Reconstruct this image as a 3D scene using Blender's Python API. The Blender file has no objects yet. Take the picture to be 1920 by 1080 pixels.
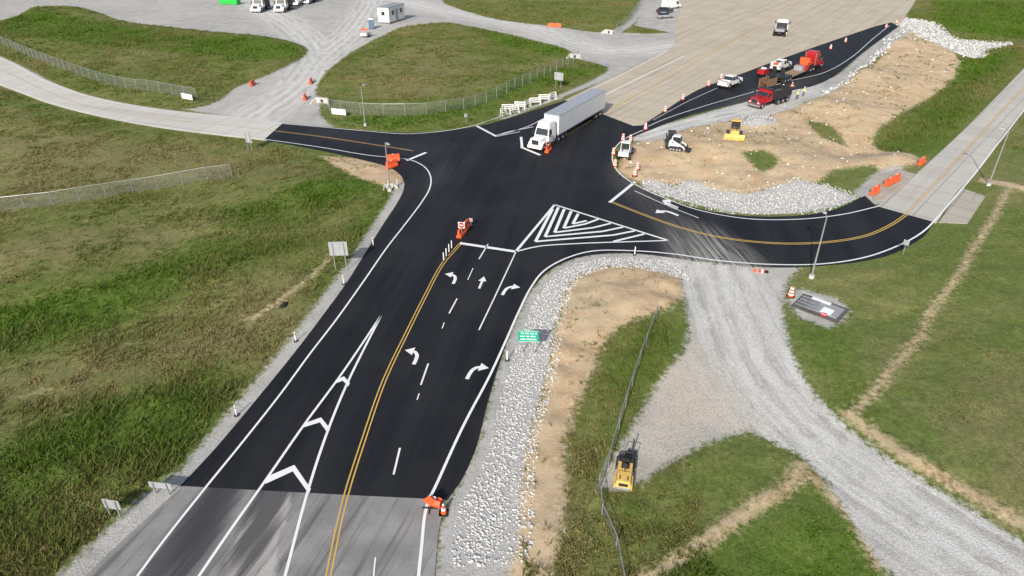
import bpy, bmesh, math, random
import numpy as np
from mathutils import Vector, Matrix
random.seed(4); rng=np.random.default_rng(4)
scene=bpy.context.scene
CAMH=35.0; PITCH=math.radians(30.7); F=1280.0
cp,sp=math.cos(PITCH),math.sin(PITCH)
def G(px,py,z=0.0):
    # surveyed photo measurement -> metres on the ground plane
    u=(px-960)/F; v=(540-py)/F
    dx=u; dy=cp+v*sp; dz=-sp+v*cp
    t=(z-CAMH)/dz
    return np.array([dx*t,dy*t])
def GL(pts): return np.array([G(*p) for p in pts])
def cat(P,step=0.8,closed=False):
    P=np.asarray(P,float)
    if len(P)<3:
        n=max(1,int(np.linalg.norm(P[1]-P[0])/step)); return np.array([P[0]+(P[1]-P[0])*i/n for i in range(n+1)])
    Q=np.vstack([2*P[0]-P[1],P,2*P[-1]-P[-2]]); out=[]
    for i in range(1,len(Q)-2):
        p0,p1,p2,p3=Q[i-1],Q[i],Q[i+1],Q[i+2]
        t0=0;t1=t0+max(1e-4,np.linalg.norm(p1-p0))**.5;t2=t1+max(1e-4,np.linalg.norm(p2-p1))**.5;t3=t2+max(1e-4,np.linalg.norm(p3-p2))**.5
        n=max(1,int(np.linalg.norm(p2-p1)/step))
        for k in range(n):
            t=t1+(t2-t1)*k/n
            A1=(t1-t)/(t1-t0)*p0+(t-t0)/(t1-t0)*p1
            A2=(t2-t)/(t2-t1)*p1+(t-t1)/(t2-t1)*p2
            A3=(t3-t)/(t3-t2)*p2+(t-t2)/(t3-t2)*p3
            B1=(t2-t)/(t2-t0)*A1+(t-t0)/(t2-t0)*A2
            B2=(t3-t)/(t3-t1)*A2+(t-t1)/(t3-t1)*A3
            out.append((t2-t)/(t2-t1)*B1+(t-t1)/(t2-t1)*B2)
    out.append(P[-1]); return np.array(out)
def segs(*ss): return np.vstack([cat(GL(s),1.2) for s in ss])

# ------------------------------------------------------------ outlines
ASPH=segs([(338,911),(400,845),(470,762),(553,660),(610,585),(650,530),(672,495),(700,450),(722,415),(745,380),(757,355),(757,338),(745,322),(718,309),(690,302),(640,290),(570,276),(495,262)],
 [(530,231),(600,237),(690,245),(760,249),(830,246),(900,236),(945,224),(1000,207),(1060,188)],
 [(1125,212),(1187,236)],
 [(1205,235),(1250,205),(1310,168),(1380,142),(1480,105),(1580,70),(1650,47),(1672,42)],
 [(1684,50),(1650,75),(1620,97),(1590,122),(1560,145),(1520,162),(1470,172),(1400,190),(1290,217),(1220,243),(1175,262),(1152,280),(1146,300),(1155,322),(1190,346),(1240,370),(1310,391),(1400,405),(1500,404),(1560,394),(1622,367)],
 [(1642,386),(1750,416)],
 [(1748,422),(1735,440),(1700,463),(1660,480),(1600,492),(1500,500),(1420,500),(1350,494),(1290,487),(1200,475),(1130,475),(1080,483),(1040,500),(1010,525),(985,560),(965,602),(940,670),(915,750),(890,845),(862,905),(838,937)],
 [(650,928),(500,920)])
OLD=segs([(345,909),(260,985),(160,1080),(20,1230),(-80,1340)],[(770,1340),(800,1200),(815,1080),(822,1000),(835,938)],[(836,934),(650,924)])
HWY=segs([(1050,192),(1130,153),(1250,97)],[(1268,80),(1266,50),(1285,-5),(1300,-60)],[(1745,-60),(1720,-5),(1695,35)],[(1690,42),(1580,74),(1480,110),(1380,148),(1310,175),(1220,228),(1205,238),(1187,239),(1125,216)])
WEST=segs([(-500,-60),(-250,30),(0,106),(90,151),(180,182),(300,204),(450,220),(533,231)],[(500,263),(400,252),(300,239),(200,221),(100,196),(0,160),(-250,80),(-600,-20)])
EAST=segs([(1645,388),(1660,372),(1700,340),(1735,310),(1800,250),(1860,190),(1920,128),(2000,45),(2060,-10)],[(2230,-10),(2090,60),(1960,165),(1900,228),(1830,322),(1790,365),(1756,418)])
SLAB1=segs([(1760,417),(1814,419)],[(1848,368),(1803,352)])
SLAB2=segs([(1630,360),(1640,330),(1685,317)],[(1716,326),(1660,374),(1640,377)])
ROADS=[ASPH,OLD,HWY,WEST,EAST,SLAB1,SLAB2]

def sd_poly(X,Y,P,M=14.0):
    out=np.full(X.shape,-M)
    x0,y0=P.min(0)-M; x1,y1=P.max(0)+M
    m=(X>x0)&(X<x1)&(Y>y0)&(Y<y1)
    if not m.any(): return out
    x=X[m];y=Y[m]; d2=np.full(x.shape,1e9); ins=np.zeros(x.shape,bool)
    n=len(P)
    for i in range(n):
        ax,ay=P[i]; bx,by=P[(i+1)%n]; ex,ey=bx-ax,by-ay; L=ex*ex+ey*ey
        if L<1e-9: continue
        t=np.clip(((x-ax)*ex+(y-ay)*ey)/L,0,1)
        d2=np.minimum(d2,(x-ax-t*ex)**2+(y-ay-t*ey)**2)
        if ey!=0:
            c=((ay>y)!=(by>y))&(x<ex*(y-ay)/ey+ax); ins^=c
    d=np.sqrt(d2); out[m]=np.where(ins,np.minimum(d,M),-np.minimum(d,M)); return out
def d_line(X,Y,P,M=14.0):
    out=np.full(X.shape,M)
    x0,y0=P.min(0)-M; x1,y1=P.max(0)+M
    m=(X>x0)&(X<x1)&(Y>y0)&(Y<y1)
    if not m.any(): return out
    x=X[m];y=Y[m]; d2=np.full(x.shape,1e9)
    for i in range(len(P)-1):
        ax,ay=P[i]; bx,by=P[i+1]; ex,ey=bx-ax,by-ay; L=ex*ex+ey*ey+1e-9
        t=np.clip(((x-ax)*ex+(y-ay)*ey)/L,0,1)
        d2=np.minimum(d2,(x-ax-t*ex)**2+(y-ay-t*ey)**2)
    out[m]=np.minimum(np.sqrt(d2),M); return out
def hsh(i,j,s): 
    v=np.sin(i*127.1+j*311.7+s*74.7)*43758.5453; return v-np.floor(v)
def vn(x,y,s,seed=0):
    x=x/s;y=y/s; i=np.floor(x);j=np.floor(y);u=x-i;v=y-j;u=u*u*(3-2*u);v=v*v*(3-2*v)
    a=hsh(i,j,seed);b=hsh(i+1,j,seed);c=hsh(i,j+1,seed);d=hsh(i+1,j+1,seed)
    return (a*(1-u)+b*u)*(1-v)+(c*(1-u)+d*u)*v
def ss(a,b,x):
    t=np.clip((x-a)/(b-a),0,1); return t*t*(3-2*t)

def S(pts): return cat(GL(pts+[pts[0]]),2.0)[:-1]
grassA=S([(-400,20),(0,38),(70,14),(130,12),(250,42),(420,62),(530,76),(575,92),(570,108),(520,135),(440,165),(410,188),(365,203),(180,183),(0,106),(-300,10)])
infield=S([(598,190),(592,165),(625,125),(690,80),(760,52),(830,43),(920,57),(1000,74),(1065,93),(1082,110),(1140,128),(1120,145),(1020,190),(950,218),(860,240),(760,247),(640,240),(605,222)])
grassT=S([(832,6),(870,20),(950,38),(1050,50),(1130,60),(1165,50),(1200,10),(1225,-45),(820,-45)])
grassT2=S([(1165,62),(1192,42),(1218,2),(1228,0),(1215,30),(1225,50),(1260,54),(1262,60),(1200,64)])
yard=GL([(-400,-50),(-400,60),(365,208),(450,221),(530,232),(605,238),(950,222),(1135,150),(1250,98),(1268,80),(1285,-50)])
gS=S([(1290,487),(1350,494),(1420,500),(1500,500),(1480,520),(1468,580),(1490,680),(1540,755),(1650,850),(1780,930),(1940,1030),(2100,1150),(1950,1300),(1760,1160),(1640,1040),(1575,940),(1500,850),(1400,808),(1330,828),(1220,895),(1165,925),(1125,915),(1170,830),(1225,735),(1290,640),(1285,570),(1275,520)])
beige=S([(1215,700),(1275,620),(1310,640),(1345,700),(1400,770),(1400,808),(1330,828),(1220,895),(1165,925),(1125,915),(1170,830)])
gSh=S([(838,937),(862,905),(892,850),(917,750),(942,670),(967,602),(987,560),(1012,525),(1042,500),(1082,482),(1130,474),(1290,487),(1290,520),(1200,498),(1130,498),(1085,513),(1055,548),(1040,610),(1022,700),(995,800),(975,900),(955,1065),(940,1250),(780,1250),(815,1070)])
riprap=S([(1280,516),(1285,505),(1200,484),(1130,484),(1085,493),(1050,512),(1022,545),(1000,590),(978,640),(955,720),(930,800),(905,870),(885,915),(850,960),(832,1055),(900,1062),(955,1060),(975,900),(993,800),(1022,700),(1038,610),(1052,550),(1082,513),(1130,497),(1200,498)])
rock2=S([(1265,352),(1290,337),(1330,354),(1400,367),(1440,359),(1500,345),(1560,354),(1608,368),(1560,388),(1490,399),(1400,400),(1320,386),(1240,364),(1200,345),(1215,338)])
rock3=S([(1685,30),(1740,42),(1800,72),(1850,72),(1905,70),(1850,86),(1840,103),(1790,98),(1720,66),(1680,44)])
rock4=S([(1385,228),(1420,215),(1450,225),(1448,240),(1400,243)])
gNE=S([(1180,262),(1215,243),(1300,218),(1400,190),(1480,165),(1560,145),(1620,97),(1690,48),(1702,62),(1640,112),(1580,162),(1540,182),(1470,212),(1380,226),(1290,242),(1220,268)])
gPad=S([(1478,562),(1500,540),(1570,558),(1592,580),(1555,614),(1500,595)])
gCar=S([(1190,50),(1225,-10),(1285,-10),(1266,60)])
gEast=S([(1600,362),(1650,320),(1690,312),(1700,330),(1650,385)])
dIs=S([(1160,320),(1180,270),(1230,258),(1300,238),(1400,218),(1480,195),(1540,180),(1600,150),(1650,110),(1700,55),(1760,80),(1800,110),(1775,155),(1705,200),(1640,258),(1690,283),(1728,300),(1650,320),(1570,322),(1530,345),(1440,358),(1400,368),(1330,358),(1280,345),(1200,342)])
gr_is=[S([(1508,226),(1550,236),(1588,266),(1545,258)]),S([(1388,298),(1428,292),(1458,310),(1428,328)]),S([(1555,325),(1640,312),(1662,330),(1612,364),(1560,350)])]
dSand=S([(1100,505),(1200,500),(1275,520),(1290,545),(1240,590),(1150,625),(1108,705),(1060,830),(1062,960),(1035,1080),(1010,1250),(930,1250),(950,1080),(975,880),(1010,760),(1043,600),(1060,545)])
dL1=S([(600,292),(690,300),(755,328),(752,352),(700,345),(640,318)])
dL2=[G(*p) for p in [(622,478),(600,505),(560,540),(510,575),(470,600)]]
strips=[([(150,1100),(330,918),(548,655),(668,492),(742,375),(756,345)],.9),([(130,1100),(290,945),(350,900)],1.3)]
trails=[([(1895,345),(1862,410),(1835,450),(1795,520),(1745,585),(1725,630),(1670,690),(1655,715),(1595,780)],.22),([(1500,880),(1470,920),(1430,940),(1380,975),(1300,1030),(1205,1090)],.4),([(1500,870),(1560,930),(1605,975),(1650,1060)],.3),([(1590,780),(1700,860),(1800,915),(1930,990)],.5),([(1850,340),(1900,350),(1930,360)],1.0),([(0,752),(60,735),(100,730)],-.2),([(40,805),(130,780)],-.3),([(622,478),(600,505),(560,540),(510,575),(470,600)],.2),([(560,470),(480,520),(380,560),(300,580)],-.75),([(690,380),(600,430),(520,450)],-.7)]
lush=[S(p) for p in [[(-60,900),(100,800),(250,745),(400,680),(445,715),(380,810),(260,925),(150,1010),(-60,1090)],[(735,355),(742,375),(690,440),(640,505),(600,560),(575,545),(640,440),(700,390)],[(880,52),(1062,93),(1060,108),(950,85)],[(1640,265),(1730,190),(1800,112),(1905,92),(1850,155),(1740,292)],[(60,20),(300,60),(560,90),(540,110),(300,100),(0,55)],[(1740,-30),(1950,-30),(1950,60),(1800,60)],[(620,225),(760,238),(1050,160),(1120,135),(1060,130),(830,205)],[(-40,590),(180,540),(420,450),(560,460),(300,560),(0,680)],[(1480,620),(1540,700),(1620,780),(1560,600)],[(1180,740),(1270,620),(1230,610),(1150,720)],[(1480,955),(1600,960),(1690,1100),(1260,1100)],[(420,400),(560,360),(690,350),(560,430),(420,440)]]]
dry=[S(p) for p in [[(-60,700),(300,620),(560,520),(620,500),(540,600),(400,670),(0,780)],[(-60,200),(200,255),(500,300),(620,330),(300,345),(-60,360)],[(640,150),(800,80),(900,110),(860,160),(760,190)],[(60,950),(150,900),(260,950),(120,1080),(-60,1100)],[(1780,760),(1900,680),(2000,900),(1900,960)],[(430,400),(640,370),(600,420),(440,440),(0,520),(0,460)]]]
tracks=[GL(p) for p in [[(1330,480),(1370,600),(1430,720),(1560,850),(1720,960),(1920,1090),(2200,1250)],[(470,225),(560,160),(600,110),(660,60),(700,0),(710,-40)],[(400,-40),(560,60),(600,110)],[(1270,85),(1150,95),(1000,52),(860,25),(700,-10)],[(1200,255),(1300,228),(1400,205),(1500,170)]]]

mounds=[(1330,285,9,.9),(1240,300,5,.5),(1420,235,4,.7),(1500,300,9,.6),(1600,140,9,1.2),(1680,85,10,1.2),(1560,205,7,.9),(1660,300,6,.7),(1160,560,5,.25)]
MW=[(G(a,b),r,h) for a,b,r,h in mounds]
ditch=cat(GL([(1600,285),(1700,255),(1770,175),(1850,100),(1920,50)]),3)
def fields(X,Y):
    road=np.full(X.shape,-14.0)
    for P in ROADS: road=np.maximum(road,sd_poly(X,Y,P))
    g=sd_poly(X,Y,yard)
    for q in (grassA,infield,grassT,grassT2): g=np.minimum(g,-sd_poly(X,Y,q))
    for q in (gS,gSh,gNE,gPad,gCar,gEast): g=np.maximum(g,sd_poly(X,Y,q))
    for l,w in strips: g=np.maximum(g,w-d_line(X,Y,GL(l)))
    d=sd_poly(X,Y,dIs)
    for q in gr_is: d=np.minimum(d,-sd_poly(X,Y,q))
    for q in (dSand,dL1): d=np.maximum(d,sd_poly(X,Y,q))
    for l,w in trails: d=np.maximum(d,w-d_line(X,Y,cat(GL(l),3)))
    r=np.full(X.shape,-14.0)
    for q in (riprap,rock2,rock3,rock4): r=np.maximum(r,sd_poly(X,Y,q))
    return road,g,d,r
def height(X,Y,road=None,g=None,d=None):
    if road is None: road,g,d,_=fields(X,Y)
    out=-road
    ramp=ss(1.0,11,out)
    z=-0.06+ramp*(-0.5+0.9*vn(X,Y,17,1)+0.35*vn(X,Y,6,2))*(1-0.75*ss(-2,2,g))
    gr=ss(.5,3,out)*(1-ss(-1,0.5,g))
    z+=gr*(0.16*vn(X,Y,1.6,3)+0.10*vn(X,Y,.7,4)-.05)
    z+=ss(.3,1.5,out)*ss(-.5,1,d)*(0.25*vn(X,Y,2.2,5)+.12*vn(X,Y,.9,6)-.05)
    near=ss(0.2,4,out)
    for (c,rr,h) in MW:
        z+=h*np.exp(-((X-c[0])**2+(Y-c[1])**2)/(rr*rr*.5))*near
    z-=1.1*np.exp(-(d_line(X,Y,ditch)/5)**2)*ss(1,8,out)
    return np.where(road>-0.12,-0.06,z)
def zat(x,y):
    a=np.array([float(x)]);b=np.array([float(y)])
    road,g,d,_=fields(a,b)
    if road[0]>0: return 0.012
    return float(height(a,b,road,g,d)[0])
def P3(px,py):
    z=0
    for _ in range(4):
        p=G(px,py,z); z=zat(*p)
    return Vector((p[0],p[1],z))
def hd(a,b):
    p=G(*a);q=G(*b); return math.atan2(q[1]-p[1],q[0]-p[0])

# ------------------------------------------------------------ node helper
class NT:
    def __init__(s,name):
        m=bpy.data.materials.new(name); m.use_nodes=True; s.m=m; s.t=m.node_tree; s.n=s.t.nodes; s.l=s.t.links
        s.b=s.n['Principled BSDF']; s.tc=s.n.new('ShaderNodeTexCoord').outputs['Object']
    def setin(s,sock,v):
        if isinstance(v,(int,float)): sock.default_value=v
        elif isinstance(v,tuple): sock.default_value=(v+(1,)) if len(v)==3 and sock.type=='RGBA' else v
        else: s.l.new(v,sock)
    def math(s,op,a,b=0,c=0,clamp=False):
        n=s.n.new('ShaderNodeMath'); n.operation=op; n.use_clamp=clamp
        s.setin(n.inputs[0],a); s.setin(n.inputs[1],b)
        if op in('MULTIPLY_ADD',): s.setin(n.inputs[2],c)
        return n.outputs[0]
    def noise(s,scale,vec=None,detail=4,rough=.55):
        n=s.n.new('ShaderNodeTexNoise'); n.inputs['Scale'].default_value=scale; n.inputs['Detail'].default_value=detail; n.inputs['Roughness'].default_value=rough
        s.l.new(vec if vec is not None else s.tc,n.inputs['Vector']); return n.outputs['Fac']
    def vor(s,scale,vec=None,out='Distance'):
        n=s.n.new('ShaderNodeTexVoronoi'); n.inputs['Scale'].default_value=scale
        s.l.new(vec if vec is not None else s.tc,n.inputs['Vector']); return n.outputs[out]
    def mapr(s,v,a,b,c=0,d=1,smooth=True):
        n=s.n.new('ShaderNodeMapRange'); n.interpolation_type='SMOOTHSTEP' if smooth else 'LINEAR'
        s.setin(n.inputs[0],v)
        for i,x in enumerate((a,b,c,d)): n.inputs[i+1].default_value=x
        return n.outputs[0]
    def mix(s,f,a,b,mode='MIX'):
        n=s.n.new('ShaderNodeMix'); n.data_type='RGBA'; n.blend_type=mode
        s.setin(n.inputs[0],f); s.setin(n.inputs[6],a); s.setin(n.inputs[7],b); return n.outputs[2]
    def gray(s,v):
        n=s.n.new('ShaderNodeCombineColor'); 
        for i in range(3): s.l.new(v,n.inputs[i])
        return n.outputs[0]
    def mapping(s,loc=(0,0,0),rot=(0,0,0),scale=(1,1,1),vec=None,typ='TEXTURE'):
        n=s.n.new('ShaderNodeMapping'); n.vector_type=typ
        n.inputs['Location'].default_value=loc;n.inputs['Rotation'].default_value=rot;n.inputs['Scale'].default_value=scale
        s.l.new(vec if vec is not None else s.tc,n.inputs['Vector']); return n.outputs[0]
    def attr(s,name,out='Fac'):
        n=s.n.new('ShaderNodeAttribute'); n.attribute_name=name; return n.outputs[out]
    def bump(s,h,strength=.5,dist=.1):
        n=s.n.new('ShaderNodeBump'); n.inputs['Strength'].default_value=strength; n.inputs['Distance'].default_value=dist
        s.l.new(h,n.inputs['Height']); s.l.new(n.outputs[0],s.b.inputs['Normal'])
    def fin(s,col,rough=.9,metal=0,spec=.3):
        s.setin(s.b.inputs['Base Color'],col); s.setin(s.b.inputs['Roughness'],rough); s.b.inputs['Metallic'].default_value=metal
        s.b.inputs['Specular IOR Level'].default_value=spec
        return s.m
MC={}
def M(name,col=None,rough=.5,metal=0,var=.18,spec=.4):
    if name in MC: return MC[name]
    t=NT(name); n=t.noise(1.7,detail=6,rough=.65); f=t.mapr(n,.3,.7,1-var,1+var*.4,False)
    c=t.mix(1.0,col,t.gray(f),'MULTIPLY')
    MC[name]=t.fin(c,rough,metal,spec); return MC[name]
M('white_paint',(.74,.74,.72),.35); M('truck_white',(.8,.8,.79),.3,var=.08); M('trailer_white',(.66,.67,.68),.4,var=.1)
M('red_paint',(.36,.015,.02),.3); M('yellow_paint',(.72,.46,.12),.45,var=.3); M('orange_plastic',(.8,.11,.03),.5,var=.2)
M('black_rubber',(.018,.018,.018),.85); M('black_metal',(.03,.03,.032),.5); M('glass_dark',(.02,.025,.03),.08,var=0,spec=.8)
M('chrome',(.6,.6,.6),.25,.9); M('galv',(.42,.43,.44),.5,.6); M('alu_sign',(.42,.44,.46),.5,.3); M('concrete_obj',(.55,.53,.49),.9)
M('green_sign',(.0,.33,.22),.45,var=.05); M('white_refl',(.8,.8,.8),.5,var=.03); M('green_paint',(.03,.5,.08),.5); M('grey_paint',(.3,.31,.32),.6)
M('silver_paint',(.45,.46,.48),.3,.4); M('dark_car',(.04,.045,.05),.3); M('red_sign',(.65,.03,.03),.5,var=.05); M('blue_paint',(.1,.16,.25),.5)
M('skin',(.5,.3,.2),.6); M('hivis',(.75,.8,.05),.7); M('hivis_orange',(.9,.22,.03),.7); M('denim',(.05,.07,.12),.9); M('rust',(.2,.1,.06),.9); M('wood',(.25,.18,.11),.9); M('light_red',(.6,.02,.01),.3); M('hard_hat',(.85,.85,.8),.4); M('aggregate',(.12,.11,.10),.95,var=.5); M('hair',(.03,.02,.015),.8)
def fence_mat():
    t=NT('chain_link'); tr=t.n.new('ShaderNodeBsdfTransparent'); mx=t.n.new('ShaderNodeMixShader')
    t.fin((.36,.38,.37),.5,.4); w=t.noise(3.0,detail=2)
    f=t.mapr(w,.3,.7,.13,.24,False); t.l.new(f,mx.inputs[0]); t.l.new(tr.outputs[0],mx.inputs[1]); t.l.new(t.b.outputs[0],mx.inputs[2])
    t.l.new(mx.outputs[0],t.n['Material Output'].inputs[0]); MC['chain_link']=t.m
fence_mat()

# ------------------------------------------------------------ mesh builder
class B:
    def __init__(s): s.v=[];s.f=[];s.mi=[];s.mats=[]
    def m(s,name):
        if name not in s.mats: s.mats.append(name)
        return s.mats.index(name)
    def add(s,vs,fs,mat):
        o=len(s.v); s.v+=[tuple(map(float,q)) for q in vs]; i=s.m(mat)
        for f in fs: s.f.append([o+k for k in f]); s.mi.append(i)
    def hexa(s,p,mat): s.add(p,[(0,3,2,1),(4,5,6,7),(0,1,5,4),(1,2,6,5),(2,3,7,6),(3,0,4,7)],mat)
    def box(s,x0,x1,y0,y1,z0,z1,mat): s.hexa([(x0,y0,z0),(x1,y0,z0),(x1,y1,z0),(x0,y1,z0),(x0,y0,z1),(x1,y0,z1),(x1,y1,z1),(x0,y1,z1)],mat)
    def frus(s,x0,x1,w0,z0,x2,x3,w1,z1,mat): s.hexa([(x0,-w0,z0),(x1,-w0,z0),(x1,w0,z0),(x0,w0,z0),(x2,-w1,z1),(x3,-w1,z1),(x3,w1,z1),(x2,w1,z1)],mat)
    def prism(s,prof,y0,y1,mat):
        n=len(prof); vs=[(x,y0,z) for x,z in prof]+[(x,y1,z) for x,z in prof]
        s.add(vs,[tuple(range(n)),tuple(range(2*n-1,n-1,-1))]+[(i,i+n,(i+1)%n+n,(i+1)%n) for i in range(n)],mat)
    def cyl(s,a,b,r,mat,n=12,r2=None):
        a=Vector(a);b=Vector(b); r2=r if r2 is None else r2; d=(b-a).normalized(); u=d.orthogonal().normalized(); w=d.cross(u)
        vs=[a+(u*math.cos(t)+w*math.sin(t))*r for t in [2*math.pi*i/n for i in range(n)]]+[b+(u*math.cos(t)+w*math.sin(t))*r2 for t in [2*math.pi*i/n for i in range(n)]]
        s.add(vs,[tuple(range(n-1,-1,-1)),tuple(range(n,2*n))]+[(i,(i+1)%n,(i+1)%n+n,i+n) for i in range(n)],mat)
    def wheel(s,x,y,r=.5,w=.3,z=None,hub='chrome'):
        z=r if z is None else z
        s.cyl((x,y-w/2,z),(x,y+w/2,z),r,'black_rubber',20); sg=1 if y>0 else -1
        s.cyl((x,y+sg*(w/2-.01),z),(x,y+sg*(w/2+.02),z),r*.55,hub,14); s.cyl((x,y+sg*(w/2),z),(x,y+sg*(w/2+.07),z),r*.18,'grey_paint',8)
    def ball(s,c,rx,ry,rz,mat,n=10,zmin=-1):
        vs=[];fs=[];k=6
        for i in range(k+1):
            ph=-math.pi/2+math.pi*i/k; ph=max(ph,math.asin(zmin))
            for j in range(n): a=2*math.pi*j/n; vs.append((c[0]+rx*math.cos(ph)*math.cos(a),c[1]+ry*math.cos(ph)*math.sin(a),c[2]+rz*math.sin(ph)))
        for i in range(k):
            for j in range(n): fs.append((i*n+j,i*n+(j+1)%n,(i+1)*n+(j+1)%n,(i+1)*n+j))
        s.add(vs,fs,mat)
    def obj(s,name,loc=(0,0,0),rz=0,bevel=0,smooth=False):
        me=bpy.data.meshes.new(name); me.from_pydata(s.v,[],s.f); me.update()
        for k in s.mats: me.materials.append(MC[k])
        me.polygons.foreach_set('material_index',s.mi)
        if smooth: me.polygons.foreach_set('use_smooth',[True]*len(s.f))
        o=bpy.data.objects.new(name,me); scene.collection.objects.link(o); o.location=loc; o.rotation_euler=(0,0,rz)
        if bevel:
            b=o.modifiers.new('bevel','BEVEL'); b.width=bevel; b.segments=2; b.limit_method='ANGLE'
        return o

# ------------------------------------------------------------ camera/light/world
cam=bpy.data.cameras.new('camera'); co=bpy.data.objects.new('camera',cam); scene.collection.objects.link(co)
cam.sensor_width=36; cam.lens=24; cam.clip_end=6000; cam.clip_start=.5
co.location=(0,0,CAMH); co.rotation_euler=(math.pi/2-PITCH,0,0); scene.camera=co
az=math.radians(20.9); el=math.radians(31)
tosun=Vector((-math.sin(az)*math.cos(el),-math.cos(az)*math.cos(el),math.sin(el)))
sl=bpy.data.lights.new('sun','SUN'); sl.energy=4.6; sl.angle=math.radians(.7); sl.color=(1,.96,.89)
so=bpy.data.objects.new('sun',sl); scene.collection.objects.link(so); so.rotation_euler=(-tosun).to_track_quat('-Z','Y').to_euler()
w=bpy.data.worlds.new('World'); scene.world=w; w.use_nodes=True
sk=w.node_tree.nodes.new('ShaderNodeTexSky'); sk.sky_type='NISHITA'; sk.sun_disc=False; sk.sun_elevation=el
sk.sun_rotation=math.atan2(tosun.x,tosun.y); sk.dust_density=2.5
w.node_tree.links.new(sk.outputs[0],w.node_tree.nodes['Background'].inputs[0]); w.node_tree.nodes['Background'].inputs[1].default_value=.15
scene.view_settings.view_transform='Standard'; scene.view_settings.look='None'; scene.view_settings.exposure=0

# ------------------------------------------------------------ terrain
xs=np.concatenate([[-4000,-1500,-700,-400,-300,-260],np.arange(-235,235.1,.55),[260,300,400,700,1500,4000]])
ys=[8.0]
while ys[-1]<330: ys.append(ys[-1]+max(.3,.3+(ys[-1]-40)*.006))
ys=np.concatenate([[-3000,-1000,-300,-100,-30,-5,3],ys,[360,420,600,1000,2000,5000]])
XX,YY=np.meshgrid(xs,ys); X=XX.ravel();Y=YY.ravel()
road,g,d,r=fields(X,Y)
Z=height(X,Y,road,g,d)
lu=np.full(X.shape,-14.0)
for q in lush: lu=np.maximum(lu,sd_poly(X,Y,q))
dr=np.full(X.shape,-14.0)
for q in dry: dr=np.maximum(dr,sd_poly(X,Y,q))
lat=np.full(X.shape,14.0)
for q in tracks: lat=np.minimum(lat,d_line(X,Y,cat(q,3)))
sandm=sd_poly(X,Y,beige)
me=bpy.data.meshes.new('ground'); nx,ny=len(xs),len(ys)
idx=np.arange(nx*ny).reshape(ny,nx)
q=np.stack([idx[:-1,:-1],idx[:-1,1:],idx[1:,1:],idx[1:,:-1]],-1).reshape(-1,4)
me.vertices.add(nx*ny); me.vertices.foreach_set('co',np.stack([X,Y,Z],1).ravel())
me.loops.add(q.size); me.loops.foreach_set('vertex_index',q.ravel().astype(np.int32))
me.polygons.add(len(q)); me.polygons.foreach_set('loop_start',np.arange(0,q.size,4,dtype=np.int32)); me.polygons.foreach_set('loop_total',np.full(len(q),4,np.int32))
me.polygons.foreach_set('use_smooth',np.ones(len(q),bool)); me.update(); me.validate()
mowd=ss(4,14,X-Y*.1)*(Y<100)
for nm,a in (('gravel',g),('dirt',d),('rock',r),('lush',lu),('dry',dr),('lat',lat),('beige',sandm),('mow',mowd)):
    at=me.attributes.new(nm,'FLOAT','POINT'); at.data.foreach_set('value',a.astype(np.float32))
go=bpy.data.objects.new('ground',me); scene.collection.objects.link(go)
t=NT('ground_mat')
nb=t.noise(.05,detail=5); nm_=t.noise(.35,detail=6,rough=.65); nf=t.noise(2.2,detail=6,rough=.7); nff=t.noise(9,detail=4,rough=.7)
strk=t.noise(.25,t.mapping(rot=(0,0,math.radians(35)),scale=(6,1,1)),detail=6,rough=.7)
def msk(a,amp,wd,n): return t.mapr(t.math('ADD',t.attr(a),t.math('MULTIPLY',t.math('SUBTRACT',n,.5),amp)),-wd,wd)
green=(.100,.138,.030); olive=(.158,.168,.050); tan=(.25,.22,.10)
c=t.mix(t.mapr(nm_,.35,.65),green,olive)
c=t.mix(t.math('MULTIPLY',t.attr('mow'),.6),c,(.125,.165,.045))
dm=t.math('MULTIPLY',t.mapr(t.math('ADD',t.math('MULTIPLY',nb,.6),t.math('MULTIPLY',strk,.6)),.53,.75),.55)
c=t.mix(dm,c,tan)
c=t.mix(t.math('MULTIPLY',msk('dry',12,5,nm_),.55),c,(.22,.19,.09))
c=t.mix(t.math('MULTIPLY',msk('lush',10,3.5,nm_),.75),c,(.083,.145,.018))
bare=t.mapr(t.math('ADD',t.math('MULTIPLY',nf,.5),t.math('MULTIPLY',nm_,.5)),.57,.67)
c=t.mix(t.math('MULTIPLY',bare,.35),c,(.28,.225,.13))
c=t.mix(1,c,t.gray(t.mapr(nf,.3,.7,.66,1.32,False)),'MULTIPLY')
c=t.mix(1,c,t.gray(t.mapr(nff,.3,.7,.62,1.38,False)),'MULTIPLY')
# dirt
dc=t.mix(t.mapr(nm_,.3,.7),(.45,.31,.175),(.62,.475,.31))
dc=t.mix(t.mapr(nb,.45,.65,0,.35),dc,(.42,.35,.25))
dc=t.mix(t.mapr(nf,.5,.75),dc,(.66,.57,.44))
dc=t.mix(t.math('MULTIPLY',t.mapr(nff,.55,.7),.35),dc,(.30,.21,.12))
dmask=msk('dirt',2.8,.6,nf)
dgr=t.math('MULTIPLY',t.mapr(t.math('ADD',t.math('MULTIPLY',nf,.5),t.math('MULTIPLY',nm_,.55)),.56,.63),.55)
dc=t.mix(dgr,dc,(.25,.23,.10))
c=t.mix(dmask,c,dc)
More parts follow.
